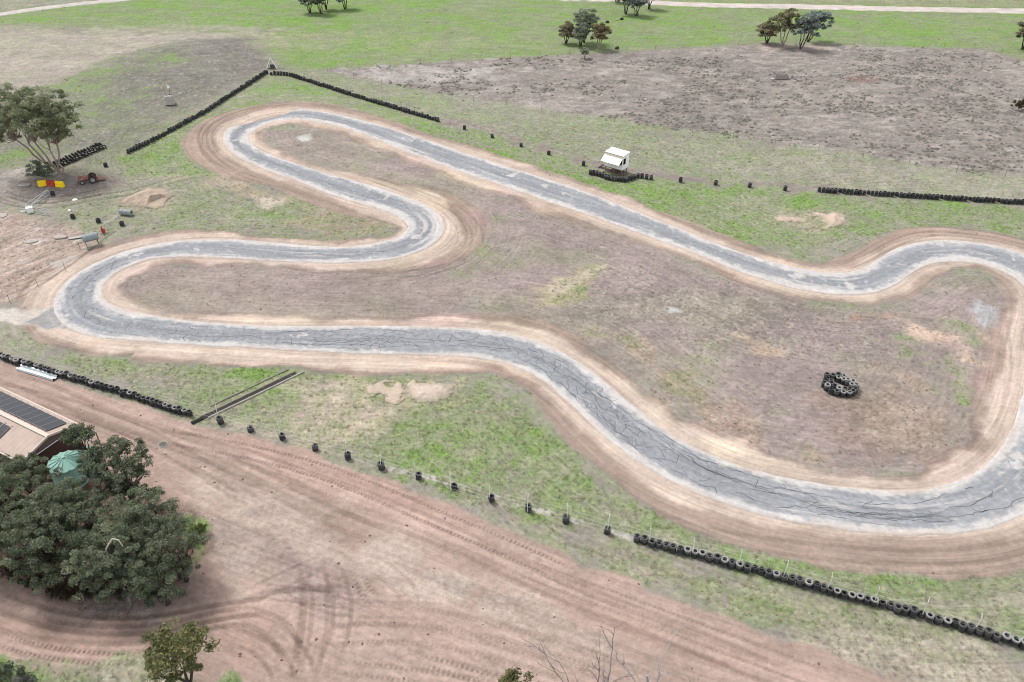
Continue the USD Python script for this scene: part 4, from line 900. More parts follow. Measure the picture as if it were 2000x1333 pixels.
# ------------------------------------------------------------------ drain channel across the grass
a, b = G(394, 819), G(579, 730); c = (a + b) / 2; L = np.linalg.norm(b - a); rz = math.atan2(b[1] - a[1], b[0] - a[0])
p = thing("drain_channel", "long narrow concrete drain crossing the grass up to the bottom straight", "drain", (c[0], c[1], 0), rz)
mesh("shade_toned_bed", box(-L / 2, L / 2, -0.22, 0.22, -0.08, 0.035), "dark_inside", parent=p)  # shallow sheet; the shade of a deep channel is put into its dark colour
rq = np.random.default_rng(3)
def kerb(y, w, h, x0, x1):
    xs = np.linspace(x0, x1, 60); yo = y + 0.03 * (vnoise(xs / 1.5, xs * 0 + y, 5) - 0.5)
    return tube(np.stack([xs, yo, np.full(60, h - w * 0.5) + 0.03 * (vnoise(xs / 2, xs * 0, 6) - 0.5)], 1), w * 0.62, 6)
mesh("kerb", kerb(0.36, 0.17, 0.16, -L / 2, L / 2), "concrete_grey", parent=p)
mesh("kerb", kerb(-0.36, 0.17, 0.15, -L / 2 + 0.6, L / 2 + 0.8), "concrete", parent=p)
mesh("kerb", kerb(1.25, 0.14, 0.13, -L / 2 + 1.6, L / 2 - 0.3), "concrete_grey", parent=p, label="outer kerb on the grass side")
mesh("outlet_pipe", tube([[-L / 2 - 1.1, 0, 0.08], [-L / 2 + 0.1, 0, 0.06]], 0.22, 10), "dark_inside", parent=p)
# galvanised guard rail lying by the tyre row
a, b = G(40, 718), G(112, 739.5); c = (a + b) / 2; L = np.linalg.norm(b - a); rz = math.atan2(b[1] - a[1], b[0] - a[0])
p = thing("guard_rail", "long pale galvanised rail lying on the ground beside the tyre row", "guard rail", (c[0], c[1], gz(c[0], c[1])), rz)
yy_ = np.array([-0.62, -0.55, -0.36, -0.28, -0.02, 0.06, 0.30, 0.38, 0.58]); zz_ = np.array([0.10, 0.30, 0.30, 0.10, 0.10, 0.32, 0.32, 0.12, 0.10])
v = np.concatenate([np.stack([np.full(9, x), yy_, zz_], 1) for x in (-L / 2, L / 2)] + [np.stack([np.full(9, x), yy_, zz_ - 0.03], 1) for x in (-L / 2, L / 2)])
f = []
for k in range(8): f += [[k, k + 9, k + 10], [k, k + 10, k + 1], [k + 18, k + 28, k + 27], [k + 18, k + 19, k + 28]]
mesh("rail_profile", (v, np.array(f)), "rail_steel", parent=p)
mesh("end_plate", box(L / 2 - 0.02, L / 2 + 0.06, -0.5, 0.5, 0, 0.14), "dark_steel", parent=p)
mesh("bearer", box(-L / 2 + 0.8, -L / 2 + 0.95, -0.6, 0.6, 0, 0.09), "timber", parent=p); mesh("bearer", box(L / 2 - 1.2, L / 2 - 1.05, -0.6, 0.6, 0, 0.09), "timber", parent=p)

# ------------------------------------------------------------------ sand heaps
def heap(px_poly, hfun, label, name="sand_heap", color=(222, 196, 176), n=70, rag=0.5, catg="sand heap"):
    P = GA(px_poly)[:, :2]; c = P.mean(0); lo, hi = P.min(0) - 1, P.max(0) + 1
    X, Y = np.meshgrid(np.linspace(lo[0], hi[0], n), np.linspace(lo[1], hi[1], n), indexing="ij")
    q = np.stack([X.ravel(), Y.ravel()], 1)
    d = poly_sd(q, P) + rag * 2 * (fbm(q[:, 0] / 0.9, q[:, 1] / 0.9, 401, 4) - 0.5)
    h = hfun(q - c, d) + 0.06 * (fbm(q[:, 0] / 0.5, q[:, 1] / 0.5, 402, 3) - 0.5)
    h = np.where(d > 0, np.maximum(h, 0.05 * np.clip(d / 0.3, 0, 1)) + 0.05, -0.4 * np.clip(-d / 0.4, 0, 1))
    i, j = np.meshgrid(np.arange(n - 1), np.arange(n - 1), indexing="ij"); A = (i * n + j).ravel()
    Q_ = np.stack([A, A + n, A + n + 1, A + 1], 1)
    kk = tree_g.query(q + 0)[1]; thin = (1 - sstep(0.05, 0.9, d + 0.5 * (fbm(q[:, 0] / 0.5, q[:, 1] / 0.5, 405, 3) - 0.5)))[:, None] * 0.75
    keep = (d[Q_] > -0.5).any(1); Q_ = Q_[keep]
    base = np.median([gz(*r) for r in P])
    v = np.column_stack([q - c, h + base])
    cd = alb(*color) * (0.93 + 0.28 * (fbm(q[:, 0] / 1.2, q[:, 1] / 1.2, 403, 4) - 0.5) + 0.2 * (vnoise(q[:, 0] * 4, q[:, 1] * 4, 4) - 0.5))[:, None]
    cd = cd * (1 - thin) + (Cd[kk] * (1 - gm[kk, None] * 0.8) + Gd[kk] * gm[kk, None] * 0.8) * thin
    used, inv = np.unique(Q_, return_inverse=True); inv = inv.reshape(-1, 4)
    p = path_of(name)
    g = usdkit.mesh(stage, p, (v[used], np.vstack([inv[:, [0, 1, 2]], inv[:, [0, 2, 3]]])), "/World/Looks/sand", smooth=True)
    UsdGeom.PrimvarsAPI(g).CreatePrimvar("Cd", Sdf.ValueTypeNames.Color3fArray, "vertex").Set(Vt.Vec3fArray.FromNumpy(cd[used].astype(np.float32)))
    g.AddTranslateOp().Set(Gf.Vec3d(c[0], c[1], 0)); tag(g, label, catg)
o1 = G(300, 392)[:2]
def h1(q, d):
    cpos = GA([(228, 398), (262, 388), (280, 376), (310, 370), (345, 383), (320, 405), (290, 408)])[:, :2].mean(0)
    w = q + cpos - o1
    cone = 1.7 * np.clip(d / 4.0, 0, 1) ** 0.9
    s_ = G(308, 402)[:2] - o1
    hole = np.hypot((w - s_)[:, 0] / 1.5, (w - s_)[:, 1] / 2.2)
    return np.where(hole < 1, cone * 0.25 + 0.5 * hole ** 3 * 0.5, cone + 0.18 * np.exp(-((hole - 1.12) / 0.2) ** 2))
heap([(226, 398), (245, 390), (268, 378), (288, 370), (322, 369), (334, 378), (345, 382), (325, 393), (318, 404), (304, 408), (284, 407), (255, 403)], h1, "pinkish sand heap with a scooped hollow beside the left yard track", color=(214, 192, 174))
heap([(1604, 424), (1622, 416), (1632, 417), (1646, 424), (1653, 437), (1640, 444), (1618, 447), (1602, 449), (1616, 440), (1606, 434)], lambda q, d: 1.25 * np.clip(d / 3.0, 0, 1), "pale sand mound on the grass beyond the right end of the back straight", color=(232, 208, 190))
heap([(1508, 427), (1520, 421), (1545, 424), (1580, 427), (1578, 434), (1560, 436), (1540, 435), (1520, 432)], lambda q, d: 0.12 * np.clip(d / 1.0, 0, 1), "flat spread of pale sand left of the small sand mound", "sand_spread", (228, 204, 186), rag=0.9, catg="sand patch")
heap([(1578, 413), (1600, 416), (1626, 418), (1612, 425), (1592, 422)], lambda q, d: 0.15 * np.clip(d / 1.0, 0, 1), "thin tongue of pale sand reaching left behind the sand mound", "sand_spread", (232, 210, 194), rag=0.6, catg="sand patch")
heap([(800, 752), (830, 750), (872, 750), (884, 760), (886, 770), (870, 780), (840, 785), (815, 786), (800, 776), (790, 764)], lambda q, d: 0.35 * np.clip(d / 1.2, 0, 1), "low flat mound of pale sand on the grass below the bottom straight", color=(230, 211, 196), rag=0.7)
heap([(712, 758), (745, 752), (800, 750), (812, 768), (800, 788), (765, 788), (740, 776), (722, 767)], lambda q, d: 0.10 * np.clip(d / 1.0, 0, 1), "broken spread of sand left of the low flat sand mound", "sand_spread", (222, 202, 184), rag=2.2, catg="sand patch")
# ------------------------------------------------------------------ white timing hut on stilts
fl, fr, br = G(1180.8, 323.5, 0.95), G(1214.8, 333.6, 0.95), G(1227.6, 326.6, 0.95)
ux = (fr - fl)[:2]; Lh = np.linalg.norm(ux); ux /= Lh; uy = np.array([-ux[1], ux[0]]); Wd = 2.0
rz = math.atan2(ux[1], ux[0]); gh = 0.0
p = thing("timing_hut", "small white box hut on timber stilts with a propped open hatch", "hut", (fl[0], fl[1], 0), rz)
z0, z1 = 0.95, 3.35
T_ = 0.05
mesh("floor", box(0, Lh, 0, Wd, z0 - 0.10, z0), "timber", parent=p)
mesh("front_wall", cat([box(0, Lh, 0, T_, z0, z0 + 0.85), box(0, Lh, 0, T_, z0 + 1.75, z1), box(0, 0.12, 0, T_, z0 + 0.85, z0 + 1.75), box(Lh - 0.12, Lh, 0, T_, z0 + 0.85, z0 + 1.75)]), "white_paint", parent=p)
mesh("side_wall", cat([box(Lh - T_, Lh, T_, Wd - T_, z0, z0 + 0.85), box(Lh - T_, Lh, T_, Wd - T_, z0 + 1.9, z1), box(Lh - T_, Lh, T_, 0.22, z0 + 0.85, z0 + 1.9), box(Lh - T_, Lh, 1.05, Wd - T_, z0 + 0.85, z0 + 1.9)]), "white_paint", parent=p)
mesh("side_wall", cat([box(0, T_, T_, Wd - T_, z0, z0 + 0.8), box(0, T_, T_, Wd - T_, z0 + 1.7, z1), box(0, T_, T_, 0.3, z0 + 0.8, z0 + 1.7), box(0, T_, 1.3, Wd - T_, z0 + 0.8, z0 + 1.7)]), "white_paint", parent=p)
mesh("back_wall", box(0, Lh, Wd - T_, Wd, z0, z1), "white_paint", parent=p)
mesh("roof", quadbox([[-0.08, -0.10, z1 + 0.10], [Lh + 0.08, -0.10, z1 + 0.10], [Lh + 0.08, Wd + 0.08, z1 + 0.22], [-0.08, Wd + 0.08, z1 + 0.22]], 0.07), "white_paint", parent=p)
mesh("roof_edge", box(-0.10, Lh + 0.10, -0.13, -0.10, z1 - 0.03, z1 + 0.12), "trim_pale", parent=p)
mesh("inside_wall", box(T_ + 0.02, Lh - T_ - 0.02, Wd - T_ - 0.04, Wd - T_ - 0.005, z0 + 0.01, z1 - 0.01), "wall_brown", parent=p)
mesh("bench", box(T_, Lh - T_, 0.25, 0.75, z0 + 0.75, z0 + 0.80), "timber", parent=p)
hz, oz = z0 + 2.1, z0 + 1.22
mesh("hatch", quadbox([[-0.12, -0.03, hz], [Lh - 0.02, -0.03, hz], [Lh - 0.02, -1.15, oz], [-0.12, -1.15, oz]], 0.035), "cream_paint", parent=p)
for x in (0.25, Lh - 0.3): mesh("prop", bar([x, 0.0, z0 + 0.9], [x, -1.05, oz - 0.02], 0.035), "dark_steel", parent=p)
for x in (0.15, Lh / 2, Lh - 0.15):
    for y in (0.15, Wd - 0.15): mesh("stilt", bar([x, y, -0.2], [x, y, z0 - 0.1], 0.12), "timber", parent=p)
mesh("brace", bar([0.15, 0.1, 0.05], [Lh / 2, 0.1, z0 - 0.15], 0.05), "timber", parent=p); mesh("brace", bar([Lh - 0.15, 0.1, 0.05], [Lh / 2, 0.1, z0 - 0.15], 0.05), "timber", parent=p)
for k in range(5): mesh("step", box(-0.75 - 0.0, -0.1, 0.5 + 0, 1.2, 0.12 + 0.17 * k, 0.16 + 0.17 * k) if k == 4 else box(-0.9 - 0.16 * (4 - k), -0.68 - 0.16 * (4 - k), 0.5, 1.2, 0.10 + 0.17 * k, 0.14 + 0.17 * k), "timber", parent=p)
mesh("step_rail", bar([-1.6, 0.5, 0.0], [-0.1, 0.5, 0.92], 0.06), "dark_steel", parent=p); mesh("step_rail", bar([-1.6, 1.2, 0.0], [-0.1, 1.2, 0.92], 0.06), "dark_steel", parent=p)
# brushwood under the hut
def twig_pile(center, n, rad, hgt, seed):
    r = np.random.default_rng(seed); ms = []
    for _ in range(n):
        a = r.uniform(0, 6.28); d = rad * np.sqrt(r.random()); o = np.array([d * math.cos(a), d * math.sin(a) * 0.6, r.uniform(0.02, hgt * (1 - d / rad) + 0.06)])
        t = np.array([r.normal(), r.normal(), r.normal(0, 0.35)]); t /= np.linalg.norm(t); L = r.uniform(0.3, 1.0)
        ms.append(tube([o - t * L / 2, o + r.normal(0, 0.04, 3), o + t * L / 2], r.uniform(0.012, 0.035), 4))
    return cat(ms)
g = G(1202, 339)
p = mesh("brush_pile", twig_pile(g, 130, 2.3, 0.6, 8), "timber"); UsdGeom.Xform(stage.GetPrimAtPath(p)).AddTranslateOp().Set(Gf.Vec3d(g[0], g[1], 0)); tag(stage.GetPrimAtPath(p), "low heap of brown brushwood lying under the white hut", "brush pile")

# ------------------------------------------------------------------ farm shed with solar panels
HE, HR = 3.0, 3.8
E1, E2 = G(146, 830, HE), G(59, 889, HE)
E2 = E2 - np.r_[(E1 - E2)[:2] / np.linalg.norm((E1 - E2)[:2]) * 0.84, 0]
mid_e = (E1 + E2) / 2
acr = (E1 - E2)[:2]; Wsh = np.linalg.norm(acr); ay = acr / Wsh            # local +y: from the near eave to the far eave
ax_ = np.array([ay[1], -ay[0]])                                            # local +x: out of the gable
rz = math.atan2(ax_[1], ax_[0])
Lsh = 17.0; hw = Wsh / 2
p = thing("farm_shed", "tan gable roofed shed with rows of dark solar panels, cut by the left edge", "shed", (mid_e[0], mid_e[1], 0), rz)
def roofpt(x, s_, lift=0.0):                                     # s_ from -1 (near eave) to 1 (far eave)
    return np.array([x, s_ * hw, HR + (HE - HR) * abs(s_) + lift])
for sd, nm in ((1, "roof_slope"), (-1, "roof_slope")):
    nrib = 60; xs = np.linspace(-Lsh, 0.25, nrib * 2)
    zr = np.where(np.arange(nrib * 2) % 4 < 2, 0.0, 0.016)
    v = np.concatenate([[roofpt(x, 0.0, zr[k] + 0.06), roofpt(x, sd * 1.06, zr[k] + 0.06 )] for k, x in enumerate(xs)]); v = np.vstack([v, v - [0, 0, 0.08]])
    m_ = len(xs); f = []
    for k in range(m_ - 1):
        q = [2 * k, 2 * k + 2, 2 * k + 3, 2 * k + 1]; f += [[q[0], q[1], q[2]], [q[0], q[2], q[3]]]
        q = [x + 2 * m_ for x in q]; f += [[q[0], q[2], q[1]], [q[0], q[3], q[2]]]
    f += [[2 * m_ - 2, 2 * m_ - 1, 4 * m_ - 1], [2 * m_ - 2, 4 * m_ - 1, 4 * m_ - 2]]
    mesh(nm, (v, np.array(f)), "roof_tan", parent=p)
mesh("ridge_cap", bar(roofpt(-Lsh, 0, 0.12), roofpt(0.3, 0, 0.12), 0.42, 0.06), "trim_pale", parent=p)
for sd in (1, -1):
    mesh("barge_board", bar(roofpt(0.28, 0, 0.10), roofpt(0.28, sd * 1.06, 0.10), 0.10, 0.22), "trim_pale", parent=p)
    mesh("gutter", bar(roofpt(-Lsh, sd * 1.09, -0.02), roofpt(0.3, sd * 1.09, -0.02), 0.14, 0.12), "trim_pale", parent=p)
# walls
v = np.array([[0, -hw + 0.1, 0], [0, hw - 0.1, 0], [0, hw - 0.1, HE - 0.02], [0, 0, HR - 0.05], [0, -hw + 0.1, HE - 0.02]])
v = np.vstack([v, v - [0.12, 0, 0]]); f = [[0, 1, 2], [0, 2, 3], [0, 3, 4], [5, 7, 6], [5, 8, 7], [5, 9, 8]]
zc = HE - 0.35
mesh("gable_wall", (np.array([[0, -hw + 0.1, zc], [0, hw - 0.1, zc], [0, hw - 0.1, HE - 0.02], [0, 0, HR - 0.05], [0, -hw + 0.1, HE - 0.02], [-0.1, 0, zc]]), np.array([[0, 1, 2], [0, 2, 3], [0, 3, 4], [0, 5, 1]])), "wall_brown", parent=p)
mesh("lower_wall", box(-0.12, -0.02, -hw + 0.1, hw - 0.1, -0.1, zc), "wall_maroon", parent=p)
mesh("side_wall", box(-Lsh, -0.1, hw - 0.2, hw - 0.1, -0.1, HE - 0.03), "wall_maroon", parent=p); mesh("side_wall", box(-Lsh, -0.1, -hw + 0.1, -hw + 0.2, -0.1, HE - 0.03), "wall_maroon", parent=p)
mesh("water_pipe", tube([[0.12, -hw * 0.95, zc + 0.02], [0.12, hw * 0.25, zc + 0.06], [0.14, hw * 0.60, zc + 0.08], [0.3, hw * 0.62, zc - 0.5]], 0.05, 6), "white_paint", parent=p, label="white pipe across the gable wall")
mesh("downpipe", tube([roofpt(0.15, 1.09, -0.05), roofpt(0.55, 1.12, -0.12), roofpt(0.62, 1.05, -0.5), roofpt(0.2, 0.95, -0.95)], 0.06, 6), "white_paint", parent=p)
def solar(sd, x_right, s_lo, s_hi, count, pw):
    for k in range(count):
        x1 = x_right - k * (pw + 0.03); x0 = x1 - pw
        A4 = [roofpt(x0, sd * s_lo, 0.20), roofpt(x1, sd * s_lo, 0.20), roofpt(x1, sd * s_hi, 0.20), roofpt(x0, sd * s_hi, 0.20)]
        pp = mesh("solar_panel", quadbox(A4, 0.04), "solar_cell", parent=p)
        sub_ = []
        for c0, c1 in ((0, 1), (1, 2), (2, 3), (3, 0)): sub_.append(bar(np.array(A4[c0]) + [0, 0, 0.004], np.array(A4[c1]) + [0, 0, 0.004], 0.022, 0.03))
        mesh("frame", cat(sub_), "panel_frame", parent=pp)
        for fr_ in (s_lo - 0.04, s_hi + 0.04):
            if k % 1 == 0: mesh("mount_bracket", bar(roofpt(x1, sd * fr_, 0.09), roofpt(x1, sd * (fr_ + 0.03 * np.sign(fr_ - 0.5)), 0.2), 0.06, 0.05), "trim_pale", parent=p)
solar(1, -0.62, 0.16, 0.88, 13, 1.0)
solar(-1, -4.3, 0.28, 0.92, 8, 1.0)

# lean-to roof beside the shed
c4 = [G(150, 845, 2.1), G(167, 832, 2.1), G(189, 842, 2.1), G(172, 870, 1.9)]; cx = np.mean(c4, 0)
p = thing("lean_to", "small weathered grey sheet roof on posts between the shed and the trees", "lean-to", (cx[0], cx[1], 0))
mesh("roof_sheet", quadbox(np.array(c4) - [cx[0], cx[1], 0], 0.05), "grey_sheet", parent=p)
for q in c4: mesh("post", bar(np.array([(q[0] - cx[0]) * 0.85, (q[1] - cx[1]) * 0.85, -0.1]), np.array([(q[0] - cx[0]) * 0.85, (q[1] - cx[1]) * 0.85, q[2] - 0.06]), 0.09), "timber", parent=p)
# rainwater tanks
def water_tank(c, r, h, label):
    p = thing("water_tank", label, "water tank", (c[0], c[1], 0))
    a = np.linspace(0, 2 * np.pi, 48, endpoint=False)
    zs = np.linspace(-0.1, h, 25); rr = r * (1 + 0.012 * (np.arange(25) % 2))
    v = np.concatenate([np.stack([q * np.cos(a), q * np.sin(a), np.full(48, z)], 1) for q, z in zip(rr, zs)])
    f = [];
    for k in range(24):
        for j in range(48):
            A, B = k * 48 + j, k * 48 + (j + 1) % 48; f += [[A, B, B + 48], [A, B + 48, A + 48]]
    mesh("tank_wall", (v, np.array(f)), "tank_green", parent=p)
    nr = 14; aa = np.linspace(0, 2 * np.pi, nr * 4, endpoint=False)
    lift = np.where(np.arange(nr * 4) % 4 == 0, 0.10, np.where(np.arange(nr * 4) % 4 == 2, -0.02, 0.015))
    v = [[0, 0, h + 0.62]]; f = []
    ring0 = np.stack([0.22 * np.cos(aa), 0.22 * np.sin(aa), np.full(nr * 4, h + 0.55)], 1); ring1 = np.stack([(r + 0.06) * np.cos(aa), (r + 0.06) * np.sin(aa), h + 0.03 + lift], 1)
    ring2 = ring1 * [1, 1, 0] + np.array([0, 0, h - 0.06])
    v = np.vstack([v, ring0, ring1, ring2]); N_ = nr * 4
    for j in range(N_):
        j1 = (j + 1) % N_; f += [[0, 1 + j, 1 + j1], [1 + j, 1 + N_ + j, 1 + N_ + j1], [1 + j, 1 + N_ + j1, 1 + j1], [1 + N_ + j, 1 + 2 * N_ + j, 1 + 2 * N_ + j1], [1 + N_ + j, 1 + 2 * N_ + j1, 1 + N_ + j1]]
    mesh("tank_roof", (v, np.array(f)), "tank_green", parent=p)
    for j in range(nr):
        t = aa[j * 4]; d = np.array([math.cos(t), math.sin(t), 0])
        mesh("rib", bar(d * 0.25 + [0, 0, h + 0.565], d * (r + 0.03) + [0, 0, h + 0.15], 0.05, 0.05), "tank_green", parent=p)
    mesh("inlet_cap", tube([[0, 0, h + 0.55], [0, 0, h + 0.70]], 0.16, 12), "tank_green", parent=p)
water_tank(G(127, 903, 2.4), 1.50, 2.4, "large pale green round water tank with a ribbed conical roof")
water_tank(G(163, 889, 2.1), 1.05, 2.1, "smaller pale green water tank half hidden behind the large one")

# ------------------------------------------------------------------ water filled road barriers
def barrier(px, py, label, mat, rz):
    c = G(px, py); p = thing("road_barrier", label, "road barrier", (c[0], c[1], gz(c[0], c[1])), rz, None)
    L = 1.48
    prof = [(-0.28, 0), (-0.28, 0.22), (-0.20, 0.34), (-0.13, 0.62), (-0.10, 0.95), (0.10, 0.95), (0.13, 0.62), (0.20, 0.34), (0.28, 0.22), (0.28, 0)]
    from shapely.geometry import Polygon
    m = trimesh.creation.extrude_polygon(Polygon(prof), L - 0.12); m.apply_transform(np.array([[0, 0, 1, -L / 2 + 0.06], [1, 0, 0, 0], [0, 1, 0, 0], [0, 0, 0, 1.0]])); m.fix_normals()
    mesh("shell", m, mat, parent=p)
    for x in (-0.42, 0.0, 0.42): mesh("recess_rib", box(x - 0.05, x + 0.05, -0.25, 0.25, 0.30, 0.60), mat, parent=p)
    for s_ in (-1, 1): mesh("coupling", cat([tube([[s_ * (L / 2 - 0.03), 0, z0_], [s_ * (L / 2 - 0.03), 0, z0_ + 0.16]], 0.085, 8) for z0_ in (0.18, 0.55)]), mat, parent=p)
    mesh("filler_cap", tube([[0.2, 0, 0.95], [0.2, 0, 0.985]], 0.07, 10), "dark_steel", parent=p)
a, b = G(80, 362), G(125, 364.5); rz = math.atan2(b[1] - a[1], b[0] - a[0])
barrier(85, 363, "yellow plastic road barrier at the left, turned end on", "yellow_plastic", rz + 0.5)
barrier(101, 363.5, "faded red plastic road barrier between two yellow ones", "red_plastic", rz)
barrier(118, 365, "yellow plastic road barrier at the right end, nearest the tractor", "yellow_plastic", rz - 0.05)

# ------------------------------------------------------------------ red tractor
c = G(174, 357); p = thing("tractor", "small faded red tractor with a rear implement parked by the tall gum tree", "tractor", (c[0], c[1], gz(c[0], c[1])), math.radians(24))
UsdGeom.Xform(stage.GetPrimAtPath(p)).AddScaleOp().Set(Gf.Vec3f(0.9, 0.9, 0.9))
# front points to local -x (towards the lower left), implement at +x
def wheel(x, y, R, w, name="wheel"):
    v, f = tyre_mesh(R, R * 0.55, w, 24); v = np.stack([v[:, 0], v[:, 2], v[:, 1]], 1) + [x, y, R]
    q = mesh(name, (v, f[:, ::-1]), "rubber", parent=p, smooth=35)
    mesh("rim", tube([[x, y - w * 0.28, R], [x, y + w * 0.28, R]], R * 0.56, 14), "rubber_pale", parent=q)
wheel(0.75, -0.72, 0.68, 0.36); wheel(0.75, 0.72, 0.68, 0.36); wheel(-1.05, -0.62, 0.40, 0.24); wheel(-1.05, 0.62, 0.40, 0.24)
hood = trimesh.creation.box([1.55, 0.62, 0.62]); hood = trimesh.convex.convex_hull(np.vstack([hood.vertices * [1, 1, 1], hood.vertices * [0.94, 0.8, 1.18]])); hood.apply_translation([-0.72, 0, 1.0])
mesh("bonnet", hood, "tractor_red", parent=p)
mesh("chassis", box(-1.4, 1.0, -0.22, 0.22, 0.42, 0.74), "dark_steel", parent=p)
mesh("front_axle", box(-1.12, -0.98, -0.6, 0.6, 0.34, 0.46), "dark_steel", parent=p)
for s_ in (-1, 1):
    fa = np.linspace(math.radians(20), math.radians(160), 10); pts = np.stack([0.75 + 0.78 * np.cos(fa), np.full(10, s_ * 0.72), 0.68 + 0.78 * np.sin(fa)], 1)
    v = np.vstack([pts + [0, 0.2, 0], pts - [0, 0.2, 0]]); f = [t for k in range(9) for t in ([k, k + 1, k + 11], [k, k + 11, k + 10])]; f += [[t[0], t[2], t[1]] for t in f]
    mesh("mudguard", (v, np.array(f)), "tractor_red", parent=p)
mesh("seat", cat([box(0.55, 0.95, -0.22, 0.22, 1.0, 1.12), box(0.90, 0.98, -0.22, 0.22, 1.1, 1.45)]), "dark_steel", parent=p)
mesh("steering_wheel", tube([[0.18 + 0.17 * math.cos(t) * 0.5, 0.17 * math.sin(t), 1.42 + 0.17 * math.cos(t) * 0.8] for t in np.linspace(0, 2 * math.pi, 14)], 0.018, 5), "dark_steel", parent=p)
mesh("exhaust", tube([[-0.5, 0.18, 1.3], [-0.5, 0.18, 1.9]], 0.035, 7), "dark_steel", parent=p)
mesh("front_grille", box(-1.53, -1.49, -0.26, 0.26, 0.78, 1.22), "dark_steel", parent=p)
mesh("front_blade", quadbox([[-1.75, -0.75, 0.55], [-1.62, -0.75, 0.15], [-1.62, 0.75, 0.15], [-1.75, 0.75, 0.55]], 0.05), "tractor_red", parent=p)
q = mesh("rear_implement", cat([quadbox([[1.45, -0.75, 0.55], [2.9, -0.35, 0.42], [2.9, 0.35, 0.42], [1.45, 0.75, 0.55]], 0.10), box(1.0, 1.5, -0.3, 0.3, 0.5, 0.6)]), "tractor_red", parent=p)
mesh("hitch", bar([1.0, 0, 0.75], [1.6, 0, 0.60], 0.08), "dark_steel", parent=p)

# ------------------------------------------------------------------ galvanised lattice frame lying in the yard, drums, pole, small things
ends = [G(40, 402), G(97, 378), G(95, 415), G(55, 406)]
c = np.mean(ends, 0); p = thing("steel_frame", "tangle of pale galvanised lattice frame lying in the left yard", "steel frame", (c[0], c[1], gz(c[0], c[1])))
def loc(px, py, z=0.15): return G(px, py, z) - [c[0], c[1], 0]
FRM = [((38, 395, 1.2), (62, 412, 0.2)), ((38, 395, 1.2), (95, 417, 0.1)), ((55, 404, 0.2), (94, 374, 0.5)), ((48, 400, 0.9), (92, 371, 1.1)), ((60, 402, 0.1), (98, 380, 0.2)), ((62, 401, 0.7), (92, 371, 1.1)), ((45, 412, 0.1), (90, 421, 0.1)), ((66, 404, 1.0), (92, 409, 1.0)), ((92, 409, 1.0), (95, 421, 0.1)), ((66, 404, 1.0), (95, 421, 0.1)), ((50, 397, 0.8), (50, 412, 0.1)), ((80, 406, 1.0), (88, 419, 0.1)), ((70, 390, 0.9), (80, 388, 0.2)), ((84, 379, 0.9), (88, 384, 0.2)), ((40, 408, 0.1), (56, 409, 0.9)), ((98, 380, 0.2), (92, 371, 1.1)), ((74, 405, 1.0), (72, 417, 0.1)), ((38, 395, 1.2), (44, 412, 0.1))]
for a, b in FRM: mesh("tube", tube([loc(*a), loc(*b)], 0.045, 5), "galvanised", parent=p)
mesh("base_plate", box(*(lambda q: (q[0] - 0.4, q[0] + 0.4, q[1] - 0.3, q[1] + 0.3, 0.0, 0.06))(loc(46, 411))), "galvanised", parent=p)
def lump(name, px, py, size, mat, label, cat_, seed, flat_=0.6):
    r = np.random.default_rng(seed); m = trimesh.creation.icosphere(2, 1.0)
    v = m.vertices * (1 + 0.5 * (np.array([fbm(a * 1.3 + seed, b * 1.3 + cc_ * 1.1, seed, 3) for a, b, cc_ in m.vertices]) - 0.5))[:, None] * [size, size * 0.7, size * flat_]
    c = G(px, py); pth = mesh(name, (v, m.faces), mat, smooth=40); UsdGeom.Xform(stage.GetPrimAtPath(pth)).AddTranslateOp().Set(Gf.Vec3d(c[0], c[1], gz(c[0], c[1]) + size * flat_ * 0.55)); tag(stage.GetPrimAtPath(pth), label, cat_)
c = G(60, 415); p = thing("white_box", "small white tub standing inside the galvanised frame", "tub", (c[0], c[1], gz(c[0], c[1])), 0.5)
mesh("tub", trimesh.convex.convex_hull(np.vstack([trimesh.creation.box([0.75, 0.55, 0.02]).vertices, trimesh.creation.box([0.9, 0.7, 0.02]).vertices + [0, 0, 0.8]])), "white_paint", parent=p); mesh("lid", box(-0.48, 0.48, -0.38, 0.38, 0.815, 0.86), "white_paint", parent=p)
lump("white_rock", 118, 464, 0.9, "concrete", "white broken slab lying on the rutted earth of the left yard", "rubble", 4, 0.25)
lump("white_rock", 136, 413, 0.28, "white_paint", "small white lump beside the tyre pile right of the frame", "rubble", 5)
lump("pale_rubble", 48, 362, 1.0, "concrete", "pale rubble patch left of the yellow barriers", "rubble", 6, 0.12)
lump("pale_rubble", 62, 472, 0.9, "concrete", "low pale rubble in the ruts at the far left", "rubble", 7, 0.15)
lump("plastic_sheet", 0, 422, 1.1, "concrete", "crumpled pale sheet on the ground at the left edge", "sheet", 9, 0.10)
lump("white_rock", 146, 391, 0.45, "white_paint", "small white bag lying on the muddy yard track", "bag", 10, 0.4)
